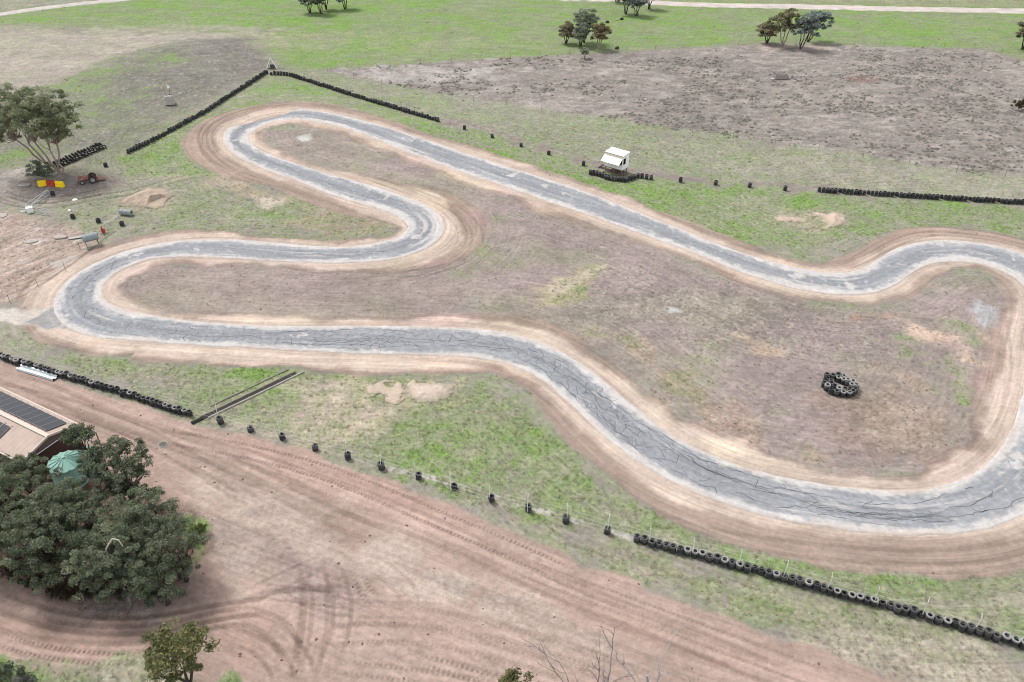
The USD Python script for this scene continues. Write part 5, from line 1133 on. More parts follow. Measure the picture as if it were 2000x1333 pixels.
def drum(px, py, r, L, rz, lift, label, legs=False):
    c = G(px, py, lift + r); p = thing("metal_drum", label, "tank", (c[0], c[1], gz(c[0], c[1])), rz)
    z = lift + r
    pr = [[-L / 2, 0, z], [L / 2, 0, z]]
    mesh("shell", cat([tube([[-L / 2 + 0.06, 0, z], [L / 2 - 0.06, 0, z]], r, 20), tube([[-L / 2, 0, z], [-L / 2 + 0.06, 0, z]], [r * 0.8, r], 20), tube([[L / 2 - 0.06, 0, z], [L / 2, 0, z]], [r, r * 0.8], 20)]), "tank_grey", parent=p, smooth=40)
    for x in (-L * 0.22, L * 0.22): mesh("hoop", tube([[x - 0.03, 0, z], [x + 0.03, 0, z]], r + 0.018, 20), "tank_grey", parent=p)
    mesh("end_cap", tube([[L / 2, 0, z + r * 0.3], [L / 2 + 0.06, 0, z + r * 0.3]], r * 0.35, 10), "dark_steel", parent=p)
    if legs:
        for x in (-L * 0.38, L * 0.38):
            for y in (-1, 1): mesh("leg", bar([x, y * r * 0.95, -0.1], [x, y * r * 0.6, z - r * 0.5], 0.07), "dark_steel", parent=p)
        mesh("cradle", cat([bar([x, -r, lift + 0.1], [x, r, lift + 0.1], 0.07) for x in (-L * 0.38, L * 0.38)]), "dark_steel", parent=p)
drum(246, 415, 0.45, 2.0, -0.25, 0.0, "grey metal drum lying on the grass right of the yard track")
drum(176, 464, 0.55, 2.1, 0.55, 0.75, "grey metal tank on a dark stand beside the left yard fence", True)
c = G(152, 466); p = thing("old_sheet", "pale bent metal sheet on the earth left of the tank stand", "metal sheet", (c[0], c[1], gz(c[0], c[1])), 0.2)
mesh("sheet", quadbox([[-1.2, -0.2, 0.1], [1.2, -0.1, 0.22], [1.2, 0.5, 0.25], [-1.2, 0.4, 0.12]], 0.03), "concrete", parent=p); mesh("folded_edge", bar([-1.2, -0.2, 0.12], [1.2, -0.1, 0.25], 0.08), "galvanised", parent=p)
c = G(203, 456); p = thing("leaning_pole", "leaning pale pole with an orange red pump at its foot", "pole", (c[0], c[1], gz(c[0], c[1])))
mesh("pole", tube([[0.05, 0, 0.1], [0.3, 0.4, 1.3], G(229, 424, 1.9) - [c[0], c[1], 0]], 0.05, 6), "galvanised", parent=p)
mesh("pump_body", cat([box(-0.22, 0.22, -0.16, 0.16, 0.0, 0.75), tube([[-0.12, 0, 0.75], [-0.12, 0, 1.15]], 0.10, 8)]), "red_plastic", parent=p); mesh("pump_base", box(-0.5, 0.6, -0.35, 0.35, -0.05, 0.10), "concrete_grey", parent=p)

# stone plinth with two poles on the hill
c = G(335, 209); p = thing("sign_trailer", "whitish block with two thin dark poles standing on the hillside", "plinth", (c[0], c[1], gz(c[0], c[1])), math.radians(12))
mesh("block", trimesh.convex.convex_hull(np.vstack([trimesh.creation.box([1.75, 1.25, 0.02]).vertices + [0, 0, 0.12], trimesh.creation.box([1.45, 0.9, 0.02]).vertices + [-0.05, 0, 1.75]])), "concrete", parent=p)
mesh("skid", box(-0.95, 0.95, -0.72, 0.72, 0.0, 0.10), "dark_steel", parent=p)
mesh("pole", tube([[-0.55, 0.3, 1.7], [-0.85, 0.6, 3.6]], 0.06, 5), "timber", parent=p); mesh("pole", tube([[0.1, 0.4, 1.7], [0.35, 0.7, 3.7]], 0.06, 5), "timber", parent=p)
mesh("top_panel", box(-0.1, 0.42, 0.55, 0.62, 3.05, 3.55), "white_paint", parent=p); mesh("bottom_rail", box(-0.7, 0.6, 0.30, 0.36, 1.78, 1.86), "dark_steel", parent=p)
# white A-frame behind the corner of the tyre rows
c = G(531, 143); p = thing("a_frame", "white A-frame stand behind the corner of the far tyre rows", "frame", (c[0], c[1], gz(c[0], c[1])), 0.0)
for y in (0.0, 1.1):
    mesh("leg", bar([-1.05, y, 0], [0, 0.55, 2.3], 0.085), "white_paint", parent=p); mesh("leg", bar([1.35, y, 0], [0, 0.55, 2.3], 0.085), "white_paint", parent=p)
mesh("side_panel", quadbox([[-0.85, 0.1, 0.4], [-0.12, 0.5, 2.0], [-0.12, 0.6, 2.0], [-0.85, 1.0, 0.4]], 0.03), "trim_pale", parent=p)
mesh("dark_box", box(-0.25, 0.65, 0.3, 0.9, 0.0, 0.85), "dark_steel", parent=p)
# fallen log or trough in the scrub, manhole lid, bare stump
c = G(1525, 155); p = thing("trough", "grey trough lying in the middle of the scrub paddock", "trough", (c[0], c[1], gz(c[0], c[1]) + 0.1), 0.12)
mesh("body", cat([box(-1.5, 1.5, -0.5, -0.42, 0, 0.8), box(-1.5, 1.5, 0.42, 0.5, 0, 0.8), box(-1.5, -1.4, -0.42, 0.42, 0, 0.8), box(1.4, 1.5, -0.42, 0.42, 0, 0.8)]), "grey_sheet", parent=p); mesh("bed", box(-1.4, 1.4, -0.42, 0.42, 0.3, 0.36), "tank_grey", parent=p); mesh("apron", box(-2.3, -1.55, -0.5, 0.5, 0, 0.12), "concrete", parent=p)
c = G(318, 868); p = thing("manhole", "dark round manhole lid set flush in the dirt road", "manhole", (c[0], c[1], gz(c[0], c[1]) + 0.0))
mesh("ring", tube([[0, 0, -0.05], [0, 0, 0.06]], 0.46, 24), "tank_grey", parent=p); mesh("lid", tube([[0, 0, -0.05], [0, 0, 0.075]], 0.38, 24), "dark_steel", parent=p)
# ------------------------------------------------------------------ trees and shrubs
def leaf_cards(r, centers, radii, per, size, squash=0.75, droop=0.0, up=0.35, tone=((60, 66, 48), (112, 118, 84)), tips=None, tipfrac=0.0):
    """Leaf sprays: small rhombic faces spread through clumps, denser towards each clump's upper shell. Leaf colours vary leaf by leaf and clump by clump."""
    vs, cs = [], []
    for c, R_ in zip(centers, radii):
        n = max(6, int(per * r.uniform(0.7, 1.3)))
        d = r.normal(size=(n, 3)); d /= np.linalg.norm(d, axis=1, keepdims=True)
        d[:, 2] = np.where(d[:, 2] < -0.35, -d[:, 2] * r.random(n), d[:, 2])
        rad = R_ * r.random(n) ** 0.42
        P = c + d * rad[:, None] * [1, 1, squash]
        nrm = d * 0.8 + r.normal(size=(n, 3)) * 0.55 + [0, 0, up]; nrm /= np.linalg.norm(nrm, axis=1, keepdims=True)
        t = np.cross(nrm, r.normal(size=(n, 3)) + [0, 0, -droop * 2]); t /= np.linalg.norm(t, axis=1, keepdims=True) + 1e-9
        b = np.cross(nrm, t)
        L = size * r.uniform(0.6, 1.35, n)[:, None]; Wd = L * r.uniform(0.35, 0.6, n)[:, None]
        bend = nrm * L * 0.15
        vs.append(np.stack([P - t * L * 0.5 - bend, P + b * Wd * 0.5, P + t * L * 0.5 - bend, P - b * Wd * 0.5], 1).reshape(-1, 3))
        k = np.clip(r.normal(0.45, 0.22) + r.normal(0, 0.2, n), 0, 1)[:, None]
        col = lin(tone[0]) * (1 - k) + lin(tone[1]) * k
        if tips is not None:
            w = ((r.random(n) < tipfrac) * r.uniform(0.4, 1, n))[:, None]; col = col * (1 - w) + lin(tips) * w
        cs.append(np.repeat(col * K, 4, 0))
    v = np.vstack(vs); m = len(v) // 4; A = np.arange(m) * 4
    return (v, np.concatenate([np.stack([A, A + 1, A + 2], 1), np.stack([A, A + 2, A + 3], 1)])), np.vstack(cs)
def limb(r, a, b, r0, r1, sag=0.12, n=7, wig=0.05):
    a, b = np.asarray(a, float), np.asarray(b, float); t = np.linspace(0, 1, n)[:, None]; L = np.linalg.norm(b - a)
    P = a + (b - a) * t
    h = (b - a) * [1, 1, 0]
    P[:, 2] += (-sag * np.linalg.norm(h) * np.sin(t * np.pi))[:, 0]
    P[1:-1] += r.normal(0, wig * L, (n - 2, 3)) * [1, 1, 0.6]
    return tube(P, np.linspace(r0, r1, n), 6)
def crown_clumps(r, c, R3, n, rmin, rmax, shell=0.5, low=-0.35):
    C_, Rr = [], []
    while len(C_) < n:
        d = r.normal(size=3); d /= np.linalg.norm(d)
        if d[2] < low: continue
        f = (shell + (1 - shell) * r.random()) if r.random() < 0.85 else r.random() * shell
        C_.append(np.asarray(c) + d * f * np.asarray(R3) * r.uniform(0.86, 1.08)); Rr.append(r.uniform(rmin, rmax))
    return np.array(C_), np.array(Rr)
def tree(name, label, cat_, base, crowns, stems, leaf, bark, seed, group=None, limbs=0.5, trunk_r=0.18, twigs=True):
    """crowns: list of (centre relative to base, radii, clump count, clump rmin, rmax); stems: list of (offset, fork point) of the trunks; leaf: arguments of leaf_cards."""
    r = np.random.default_rng(seed)
    p = thing(name, label, cat_, (base[0], base[1], gz(base[0], base[1])), 0, group)
    forks, ms = [], []
    for off, fk in stems:
        ms.append(limb(r, [off[0], off[1], -0.2], fk, trunk_r * r.uniform(0.85, 1.1), trunk_r * 0.62, 0.0, 6, 0.025)); forks.append(np.asarray(fk, float))
    CC, RR = [], []
    for (c, R3, n, a, b) in crowns:
        q, w = crown_clumps(r, c, R3, n, a, b); CC.append(q); RR.append(w)
    CC, RR = np.vstack(CC), np.r_[tuple(RR)]
    F_ = np.array(forks)
    for c in CC[r.random(len(CC)) < limbs]:
        j = np.argmin(np.linalg.norm((F_ - c) * [1, 1, 0.35], axis=1))
        rr = trunk_r * r.uniform(0.22, 0.42)
        k = F_[j] + (c - F_[j]) * r.uniform(0.45, 0.65) + r.normal(0, 0.08 * np.linalg.norm(c - F_[j]), 3)
        ms.append(limb(r, F_[j] + r.normal(0, 0.03, 3), k, rr, rr * 0.6, 0.10, 5)); ms.append(limb(r, k, c, rr * 0.6, rr * 0.15, 0.05, 4))
    mesh("trunk", cat(ms), bark, parent=p, smooth=50)
    m, cd = leaf_cards(r, CC, RR, **leaf)
    mesh("crown", m, "leaf", parent=p, cd=cd)
    return p
DK = ((94, 108, 86), (182, 192, 160)); OL = ((70, 70, 44), (138, 138, 86)); BL = ((148, 162, 156), (208, 220, 212)); BR = ((160, 156, 128), (214, 208, 176)); GY = ((164, 174, 150), (220, 226, 202))
def at_h(px, py, z): return G(px, py, z)
# the grove at the lower left: (centre px of the crown, crown height, radii, label)
GROVE = [((226, 908), 5.4, (3.5, 3.2, 2.0), "leafy dark green tree hiding the right side of the green water tank", (84, 90, 62)),
         ((42, 935), 5.2, (3.1, 3.0, 2.0), "dark green tree in front of the shed's near roof slope", None),
         ((152, 1004), 4.8, (3.3, 2.6, 2.0), "dark green tree in the middle of the grove just below the water tank", None),
         ((275, 1010), 5.2, (3.0, 2.8, 2.2), "grey green tree on the grove's upper right, above the bent pale branch", None),
         ((335, 1060), 4.6, (2.4, 2.4, 2.2), "dark grey green tree at the grove's right tip beside the dirt road", None),
         ((65, 1045), 5.6, (4.0, 3.4, 2.3), "broad dark green tree at the grove's left, against the picture's edge", None),
         ((205, 1085), 4.8, (3.6, 3.0, 2.3), "dark grey green tree at the lower middle of the grove", None),
         ((300, 1115), 4.0, (2.6, 2.2, 2.0), "low dark tree on the grove's lower right edge over bright grass", None),
         ((152, 850), 4.6, (1.5, 1.4, 0.9), "small bushy tree in front of the lean-to roof", (96, 98, 60)),
         ((105, 985), 4.9, (2.8, 2.6, 1.9), "dark tree filling the gap between the shed side tree and the grove's middle", None),
         ((255, 1058), 4.7, (2.6, 2.4, 2.0), "dark tree right under the bent pale branch", None),
         ((-40, 980), 6.0, (4.0, 3.8, 2.5), "dark tree cut off by the left edge beside the shed", None)]
for k, ((px, py), hc, R3, lb, tip) in enumerate(GROVE):
    c = G(px, py, hc); base = c[:2]
    big = R3[0] > 2
    n = int(78 * R3[0] * R3[1] / 6) if big else 60
    st = [((0.1, 0.0), (0.2, 0.1, hc * 0.45)), ((-0.3, 0.1), (-1.0, 0.2, hc * 0.55)), ((0.2, -0.2), (0.9, -0.5, hc * 0.5))][: 3 if big else 1]
    tree("grove_tree", lb, "tree", base, [((0, 0, hc), R3, n, 0.26, 0.56)] + ([((R3[0] * 0.2, -R3[1] * 0.5, hc * 0.62), (R3[0] * 0.8, R3[1] * 0.6, 1.2), n // 3, 0.26, 0.5)] if big else []), st,
         dict(per=125 if big else 90, size=0.175, tone=DK if k % 3 else ((100, 114, 90), (186, 196, 164)), tips=tip or (182, 186, 150), tipfrac=0.16 if tip is None else 0.3), "bark_dark", 500 + k, "trees of the dark grove by the shed", 0.22, 0.2)
# bare and pale branches inside the grove, undergrowth
r = np.random.default_rng(31)
a, b = G(203, 1066, 6.9), G(246, 1066, 6.6)
p = thing("pale_branch", "bent pale bare branch showing on top of the dark grove", "branch", (a[0], a[1], 0)); q = b - a
mesh("limb", tube([[0, 0, a[2] - 0.5], [0.3, 0.1, a[2]], [q[0] * 0.45, 0.25, a[2] + 0.5], [q[0] * 0.75, 0.2, a[2] + 0.45], [q[0] * 0.95, 0, a[2] - 0.1]], [0.05, 0.06, 0.055, 0.045, 0.03], 6), "trim_pale", parent=p)
mesh("lower_stem", tube([[0.6, -0.6, 0.5], [0.3, -0.2, 2.8], [0, 0, a[2] - 0.5]], [0.12, 0.09, 0.05], 6), "bark_grey", parent=p)
def shrub(name, label, px, py, R3, n, leaf, seed, group=None, bark="bark_grey", z=None, cat_="shrub", rad=(0.25, 0.5)):
    c = G(px, py, R3[2] * 0.8)
    return tree(name, label, cat_, c[:2], [((0, 0, R3[2] * 0.75), R3, n, rad[0], rad[1])], [((0, 0), (0, 0, R3[2] * 0.5)), ((0.1, 0.05), (0.3, 0.1, R3[2] * 0.6))], leaf, bark, seed, group, 0.4, 0.05)
shrub("shrub", "bright green leafy shrub at the grove's lower right edge", 288, 1112, (0.9, 0.7, 1.9), 16, dict(per=90, size=0.2, tone=((84, 124, 48), (124, 164, 70))), 41)
shrub("shrub", "yellow green low shrub at the right edge of the grove beside the dirt yard", 386, 1040, (1.0, 0.9, 0.6), 16, dict(per=70, size=0.18, tone=((96, 116, 60), (140, 156, 90))), 42)
for k, (px, py, lb) in enumerate([(70, 1135, "dark leafless looking shrub at the bottom left of the grove"), (130, 1150, "dark brown shrub under the grove's lower edge, left of the green sprig"), (185, 1150, "dark reddish shrub in the middle of the grove's lower edge"), (235, 1152, "sparse dark shrub at the grove's lower edge above the pale sticks"), (30, 1110, "dark shrub at the far left under the grove")]):
    shrub("undergrowth_shrub", lb, px, py, (1.5, 1.1, 0.7), 24, dict(per=70, size=0.20, tone=((70, 58, 50), (120, 112, 90))), 60 + k, "dark shrubs along the grove's lower edge", "bark_dark")
g = G(205, 1188); p = mesh("fallen_sticks", twig_pile(g, 60, 2.2, 0.25, 18), "bark_grey"); UsdGeom.Xform(stage.GetPrimAtPath(p)).AddTranslateOp().Set(Gf.Vec3d(g[0], g[1], 0)); tag(stage.GetPrimAtPath(p), "scatter of pale fallen sticks below the grove by the curving road", "sticks")
# tall gum at the left
b = G(119, 340)
tree("gum_tree", "tall spreading gum tree with pale forked trunks at the left edge", "tree", b[:2],
     [((-2.0, 0.2, 9.6), (8.2, 5.8, 5.0), 280, 0.5, 1.1), ((1.6, -0.3, 7.6), (2.8, 2.6, 3.6), 56, 0.4, 0.85), ((-7.6, 0.0, 6.6), (2.8, 2.4, 1.6), 26, 0.4, 0.8)],
     [((0.0, 0.0), (-0.5, 0.1, 4.2)), ((0.35, 0.1), (0.9, 0.2, 5.2)), ((-0.2, 0.0), (-2.6, 0.2, 5.4)), ((-1.7, 0.9), (-4.0, 0.6, 5.0)), ((-0.1, 0.1), (-5.6, 0.3, 5.8))],
     dict(per=130, size=0.31, squash=0.7, tone=((140, 154, 116), (216, 222, 184)), tips=(214, 206, 164), tipfrac=0.10, droop=0.5), "bark_pale", 700, None, 0.30, 0.20)
shrub("feathery_shrub", "grey green feathery shrub left of the tall gum's foot", 80, 338, (2.6, 2.0, 2.3), 48, dict(per=80, size=0.22, tone=((116, 124, 108), (176, 186, 166)), droop=0.6), 44, None, "bark_grey", rad=(0.4, 0.7))
# trees in the far paddock: (base px, height, crown radius, tone, tips, label, lean)
FAR = [((1106, 86), 4.9, 2.1, BR, (190, 170, 142), "small reddish brown tree, left one of the paddock's middle clump", 0.0),
       ((1141, 84), 8.4, 3.3, GY, None, "tallest grey green tree at the back of the paddock's middle clump", 0.2),
       ((1134, 91), 5.4, 2.0, GY, None, "mid green tree in front of the tallest one in the middle clump", 0.0),
       ((1170, 97), 6.4, 2.2, ((138, 134, 102), (200, 190, 150)), (200, 180, 138), "olive brown tree, right one of the paddock's middle clump", 0.0),
       ((1142, 115), 2.7, 0.9, GY, None, "thin sapling at the fence below the paddock's middle clump", 0.0),
       ((1498, 85), 5.0, 2.5, BR, (196, 174, 136), "brownish tree with a low crown at the left of the right hand clump", -0.2),
       ((1528, 90), 9.2, 3.9, ((136, 144, 108), (200, 202, 164)), (208, 168, 112), "olive tree with an orange brown flush in the right hand clump", 0.0),
       ((1563, 96), 8.6, 3.3, BL, None, "blue grey drooping tree at the front of the right hand clump", 0.9),
       ((1577, 82), 7.6, 3.2, BL, None, "blue grey tree leaning right behind the right hand clump's front tree", 2.0),
       ((1222, 28), 8.5, 2.6, GY, None, "thin trunked tree at the top edge above the middle clump, left of its bluish neighbour", -0.3),
       ((1243, 31), 6.2, 2.9, BL, None, "bluish tree with a low crown at the top edge above the middle clump", 0.0),
       ((1267, 18), 6.5, 2.2, GY, None, "small tree at the top edge next to the sandy road", 0.3),
       ((1204, 5), 5.2, 2.0, BR, None, "brownish tree at the top edge left of the thin trunked one", 0.0),
       ((606, 26), 6.6, 2.6, BL, None, "blue grey tree, leftmost of the three at the top edge", -0.4),
       ((627, 28), 7.2, 2.4, ((136, 146, 116), (200, 206, 172)), None, "green tree in the middle of the trio at the top edge", 0.0),
       ((637, 19), 7.6, 2.4, BR, None, "dark brownish tree behind the trio at the top edge", 0.3),
       ((674, 18), 6.6, 2.5, BL, None, "single bluish tree just right of the trio at the top edge", 0.0),
       ((1997, 97), 7.2, 3.0, ((126, 124, 98), (188, 182, 148)), None, "dark olive tree at the right edge of the far paddock", 0.3)]
for k, ((px, py), H, R_, tn, tip, lb, lean) in enumerate(FAR):
    b = G(px, py); hc = H * 0.63; small = H < 3
    fk = (lean * 0.35, 0, H * 0.34)
    tree("paddock_tree", lb, "tree", b[:2], [((lean, 0, hc), (R_, R_ * 0.9, H * 0.34), 14 if small else int(16 + 6 * R_ * 1.7), 0.3 if small else 0.5, 0.5 if small else 0.95), ((lean * 0.6, -0.2, hc - H * 0.20), (R_ * 0.95, R_ * 0.8, H * 0.20), 6 if small else 22, 0.35, 0.75)],
         [((0, 0), fk), ((0.12, 0.05), (lean * 0.6 + R_ * 0.3, 0.1, H * 0.45)), ((-0.1, 0), (lean * 0.4 - R_ * 0.3, 0, H * 0.42))], dict(per=40 if small else 84, size=0.44, squash=0.7, tone=tn, tips=tip, tipfrac=0.2 if tip else 0, droop=0.4), "bark_dark" if k not in (3, 6) else "bark_pale", 800 + k, None, 0.5, 0.05 if small else 0.16)
b = G(1993, 206)
shrub("scrub_bush", "low brown bush on red soil at the right edge of the scrub", 1992, 205, (1.8, 1.4, 1.3), 26, dict(per=60, size=0.3, tone=((84, 76, 54), (132, 124, 92))), 46)
r = np.random.default_rng(47); p = thing("bare_stems", "thin bare stems standing in the bush at the right edge of the scrub", "dead shrub", (b[0], b[1], 0))
for k in range(6): mesh("stem", limb(r, [r.normal(0, 0.6), r.normal(0, 0.4), 0], [r.normal(0, 1.0), r.normal(0, 0.6), r.uniform(2.4, 4.6)], 0.05, 0.015), "bark_grey", parent=p)
# small tree at the bottom left, shrub top at the bottom edge, bushes at the lower left corner
b = G(371, 1345)
tree("olive_tree", "small olive green tree with a dark forked trunk at the bottom left", "tree", b[:2], [((-0.1, 0.2, 4.6), (2.7, 2.3, 1.6), 60, 0.38, 0.72), ((-0.5, 0.0, 3.0), (2.2, 1.9, 0.9), 26, 0.35, 0.6)],
     [((0, 0), (0.1, 0.0, 2.2)), ((0.0, 0.0), (-0.9, 0.1, 2.5)), ((0.05, 0), (0.7, 0.2, 3.2))], dict(per=75, size=0.24, tone=((104, 112, 74), (176, 180, 128)), tips=(192, 184, 112), tipfrac=0.18), "bark_dark", 901, None, 0.6, 0.14)
b = G(1010, 1440)
tree("edge_tree", "olive green tree top just rising over the bottom edge", "tree", b[:2], [((0, 0, 5.6), (1.7, 1.6, 1.2), 30, 0.35, 0.6)], [((0, 0), (0, 0, 4.0))], dict(per=80, size=0.24, tone=((98, 102, 70), (168, 168, 118)), tips=(160, 150, 100), tipfrac=0.15), "bark_dark", 902, None, 0.5, 0.14)
shrub("corner_shrub", "dark grey green shrub in the bottom left corner", 8, 1320, (1.3, 1.1, 1.1), 26, dict(per=80, size=0.2, tone=DK), 48)
shrub("corner_shrub", "pale grey shrub beside the dark one in the bottom left corner", 45, 1338, (0.9, 0.8, 0.7), 16, dict(per=70, size=0.2, tone=((110, 112, 104), (164, 166, 156))), 49)
for k, (px, py, lb) in enumerate([][:0] and [(432, 1302, "dark tyre lying under the right side of the small olive tree"), (447, 1296, "dark tyre half sunk in the dirt right of the small olive tree")]):
    g = G(px, py); instance("tyre_class_single", "loose_tyre", lb, "tyre", (g[0], g[1], gz(g[0], g[1]) + 0.22), 0.8 * k, None, rx=math.radians(30 + 25 * k), scale=1.2)

M("bark_pale_grey", alb(212, 206, 206), rough=0.9, var=0.2, scale=4, dirt=alb(130, 124, 122))
# dead tree and bare saplings at the bottom edge
def bare_tree(label, base_px, H, seed, spread, mat, n0=4, name="dead_tree", r0=0.14):
    r = np.random.default_rng(seed); b = G(*base_px)
    p = thing(name, label, "dead tree", (b[0], b[1], 0))
    ms = []
    def grow(a, d, L, rad, lvl):
        n = 6; P = [a]; dd = d.copy()
        for k in range(n):
            dd = dd + r.normal(0, 0.13, 3) + [0, 0, 0.04]; dd /= np.linalg.norm(dd); P.append(P[-1] + dd * L / n)
        ms.append(tube(P, np.linspace(rad, rad * 0.55, n + 1), 5))
        if lvl < 4:
            for k in range(r.integers(2, 4)):
                i = r.integers(3, n + 1); e = dd + r.normal(0, 0.55, 3) * [1, 1, 0.6]; e[2] = abs(e[2]) * 0.9 + 0.15; e /= np.linalg.norm(e)
                grow(P[i], e, L * r.uniform(0.5, 0.75), rad * r.uniform(0.42, 0.6), lvl + 1)
    for k in range(n0):
        d = np.array([r.normal(0, spread), r.normal(0, spread * 0.7), 1.0]); d /= np.linalg.norm(d)
        grow(np.array([r.normal(0, 0.15), r.normal(0, 0.15), -0.2]), d, H * r.uniform(0.42, 0.55), r0 * r.uniform(0.7, 1.1), 1)
    mesh("trunk", cat(ms[:1]), mat, parent=p, smooth=50); mesh("branches", cat(ms[1:]), mat, parent=p, smooth=50)
bare_tree("grey dead tree with forked bare branches at the bottom edge", (1262, 1420), 10.5, 11, 0.14, "bark_pale_grey", 3, r0=0.14)
bare_tree("leafless dark branched tree left of the grey dead tree at the bottom edge", (1150, 1425), 8.6, 23, 0.26, "bark_grey", 4, r0=0.10)
bare_tree("thin leafless sapling right of the grey dead tree at the bottom edge", (1370, 1400), 4.2, 14, 0.30, "bark_grey", 2, r0=0.06)

# ------------------------------------------------------------------ ground cover
def instancer(name, label, protos_, pts, idx, rots, scl, catg):
    p = path_of(name); pi = UsdGeom.PointInstancer.Define(stage, p)
    rel = pi.CreatePrototypesRel()
    for k, (m, mat) in enumerate(protos_):
        g = usdkit.mesh(stage, f"{p}/tuft_{k + 1:03d}" if k else f"{p}/tuft", m, "/World/Looks/" + mat); rel.AddTarget(g.GetPath())
    pi.CreatePositionsAttr(Vt.Vec3fArray.FromNumpy(pts.astype(np.float32))); pi.CreateProtoIndicesAttr(Vt.IntArray.FromNumpy(idx.astype(np.int32)))
    h = rots / 2; q = np.stack([0 * h, 0 * h, np.sin(h), np.cos(h)], 1).astype(np.float16)
    pi.CreateOrientationsAttr(Vt.QuathArray([Gf.Quath(float(b[3]), float(b[0]), float(b[1]), float(b[2])) for b in q]))
    pi.CreateScalesAttr(Vt.Vec3fArray.FromNumpy(np.repeat(scl[:, None], 3, 1).astype(np.float32)))
    tag(pi, label, catg, None, "stuff")
rg = np.random.default_rng(99)
def tuft(n, h, spread, seed):
    r = np.random.default_rng(seed); v, f = [], []
    for k in range(n):
        a = r.uniform(0, 6.28); o = np.array([math.cos(a), math.sin(a), 0]) * spread * r.random() ** 0.6; lean = np.array([math.cos(a), math.sin(a), 0]) * r.uniform(0.2, 0.9) * h
        s_ = np.array([-math.sin(a), math.cos(a), 0]) * r.uniform(0.012, 0.03); hh = h * r.uniform(0.5, 1.1)
        b = len(v); v += [o - s_, o + s_, o + lean * 0.9 + [0, 0, hh]]; f.append([b, b + 1, b + 2])
    return np.array(v), np.array(f)
def shrublet(seed, leaves=90):
    r = np.random.default_rng(seed); d = r.normal(size=(leaves, 3)); d[:, 2] = abs(d[:, 2]); d /= np.linalg.norm(d, axis=1, keepdims=True)
    P = d * (r.random(leaves) ** 0.4)[:, None] * [0.55, 0.45, 0.34]; t = r.normal(size=(leaves, 3)); t /= np.linalg.norm(t, axis=1, keepdims=True); b = np.cross(t, d); s_ = r.uniform(0.08, 0.18, leaves)[:, None]
    v = np.stack([P - t * s_, P + b * s_, P + t * s_], 1).reshape(-1, 3); return v, np.arange(leaves * 3).reshape(-1, 3)
# grass tufts where the cover is live, out to the middle distance
vis = (np.abs(gx) < 0.70 * (gy + 25)) & (gy > 28) & (gy < 150) & (dE > 0.8)
area = np.gradient(np.unique(gy))[0] if False else None
cell = (halfw[:, None] * 2 / NU * np.gradient(yy)[:, None] + 0 * uu[None]).ravel()
def scatter(wt, count):
    w = wt * cell; w = np.where(w > 0, w, 0); w /= w.sum()
    k = rg.choice(NV, count, p=w)
    return k
k = scatter(np.where(vis, gm ** 2 * (1 / (1 + (gy / 90) ** 2)), 0), 9000)
pts = np.column_stack([gx[k] + rg.uniform(-0.12, 0.12, len(k)), gy[k] + rg.uniform(-0.15, 0.15, len(k)), zz[k] - 0.01])
instancer("grass", "short live grass tufts on the green ground", [(tuft(14, 0.10, 0.16, 1), "blade_green"), (tuft(11, 0.13, 0.13, 2), "blade_green")], pts, rg.integers(0, 2, len(k)), rg.uniform(0, 6.28, len(k)), rg.uniform(0.6, 1.3, len(k)), "grass")
k = scatter(np.where(vis, np.clip(rough - 0.4, 0, 1) * (1 - verge) * (1 - road) * (0.3 + blade) * (1 / (1 + (gy / 90) ** 2)), 0), 9000)
pts = np.column_stack([gx[k] + rg.uniform(-0.12, 0.12, len(k)), gy[k] + rg.uniform(-0.15, 0.15, len(k)), zz[k] - 0.01])
instancer("dry_grass", "dry straw tufts between the live grass", [(tuft(18, 0.14, 0.14, 3), "blade_dry"), (tuft(14, 0.20, 0.10, 4), "blade_dry")], pts, rg.integers(0, 2, len(k)), rg.uniform(0, 6.28, len(k)), rg.uniform(0.5, 1.2, len(k)), "dry grass")
M("scrub_leaf", alb(192, 187, 176), rough=0.8, var=0.35, scale=0.35, trans=0.15)
M("weed_leaf", alb(186, 196, 150), rough=0.8, var=0.3, scale=0.5, trans=0.2)
inview = (np.abs(gx) < 0.68 * (gy + 25)) & (gy < 300)
k = scatter(np.where(inview, (0.15 + dk) * np.clip(scrub, 0, 1) * sstep(0.25, 0.75, flat(cb)) , 0), 3000)
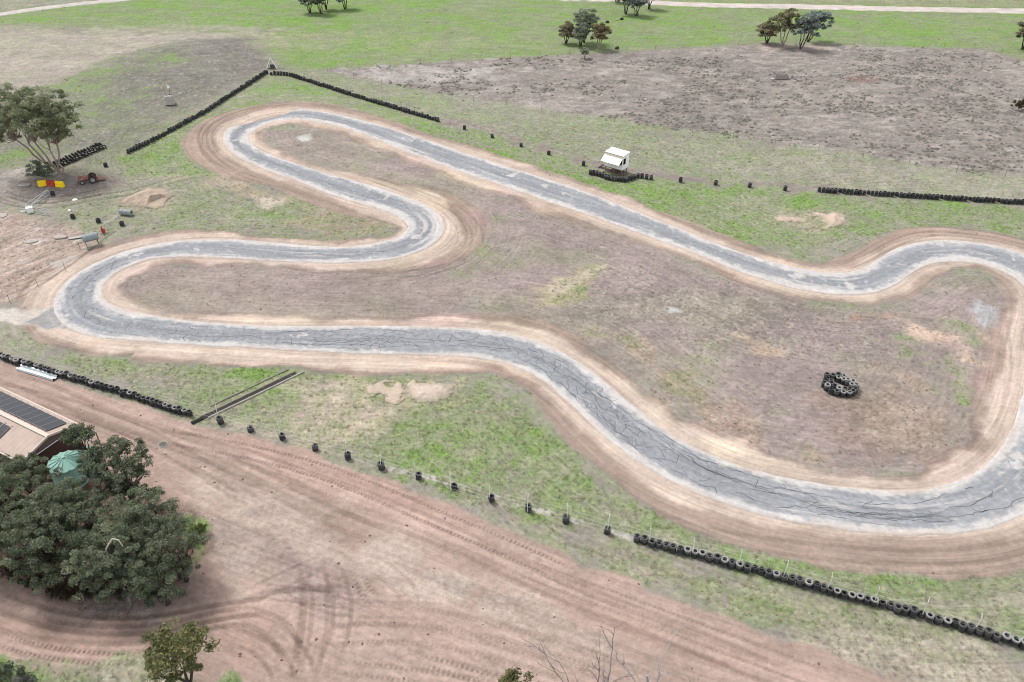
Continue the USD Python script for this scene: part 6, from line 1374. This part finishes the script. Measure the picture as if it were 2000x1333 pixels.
pts = np.column_stack([gx[k] + rg.uniform(-0.4, 0.4, len(k)), gy[k] + rg.uniform(-0.4, 0.4, len(k)), zz[k] - 0.03])
instancer("scrub", "low grey green saltbush covering the fenced paddock", [(shrublet(1), "scrub_leaf"), (shrublet(2), "scrub_leaf")], pts, rg.integers(0, 2, len(k)), rg.uniform(0, 6.28, len(k)), rg.uniform(0.3, 0.85, len(k)), "scrub")
k = scatter(np.where(inview & (gy > 95) & (dE > 3), np.clip(green * 1.5, 0, 1) * (1 - scrub) * (1 - verge) * (mid_n > 0.7) * np.where(gy > 175, 0.25, 1) * (green > 0.3), 0), 420)
pts = np.column_stack([gx[k], gy[k], zz[k] - 0.03])
instancer("weed", "scattered weed clumps on the rough grass", [(shrublet(3, 60), "weed_leaf"), (shrublet(4, 60), "blade_dry")], pts, rg.integers(0, 2, len(k)), rg.uniform(0, 6.28, len(k)), rg.uniform(0.25, 0.7, len(k)), "weeds")
# clods on the dirt road
def clod_mesh(seed):
    r = np.random.default_rng(seed); m = trimesh.creation.icosphere(1, 0.09); return m.vertices * r.uniform(0.6, 1.2, (len(m.vertices), 1)) * [1.2, 0.9, 0.6], m.faces
k = scatter(np.where(vis, np.clip(road + lit * 0.6 + verge * 0.15, 0, 1) * (n1 > 0.5), 0), 220)
pts = np.column_stack([gx[k], gy[k], zz[k] + 0.01])
instancer("earth_clods", "small earth clods and stones scattered on the dirt", [(clod_mesh(1), "clod"), (clod_mesh(2), "clod")], pts, rg.integers(0, 2, len(k)), rg.uniform(0, 6.28, len(k)), rg.uniform(0.4, 1.25, len(k)) ** 1.5, "clods")

for px, py, lb in ((1186, 45, "small dark lump in the green paddock, lowest of a loose trio"), (1214, 39, "small dark lump in the green paddock, right one of a loose trio"), (1205, 96, "small dark lump on the fence line at the top of the scrub")):
    lump("dark_stump", px, py, 0.5, "bark_dark", lb, "stump", px % 17, 0.8)
lump("pale_stone", 1206, 40, 0.4, "concrete", "small pale stone in the green paddock between two dark lumps", "stone", 3, 0.7)
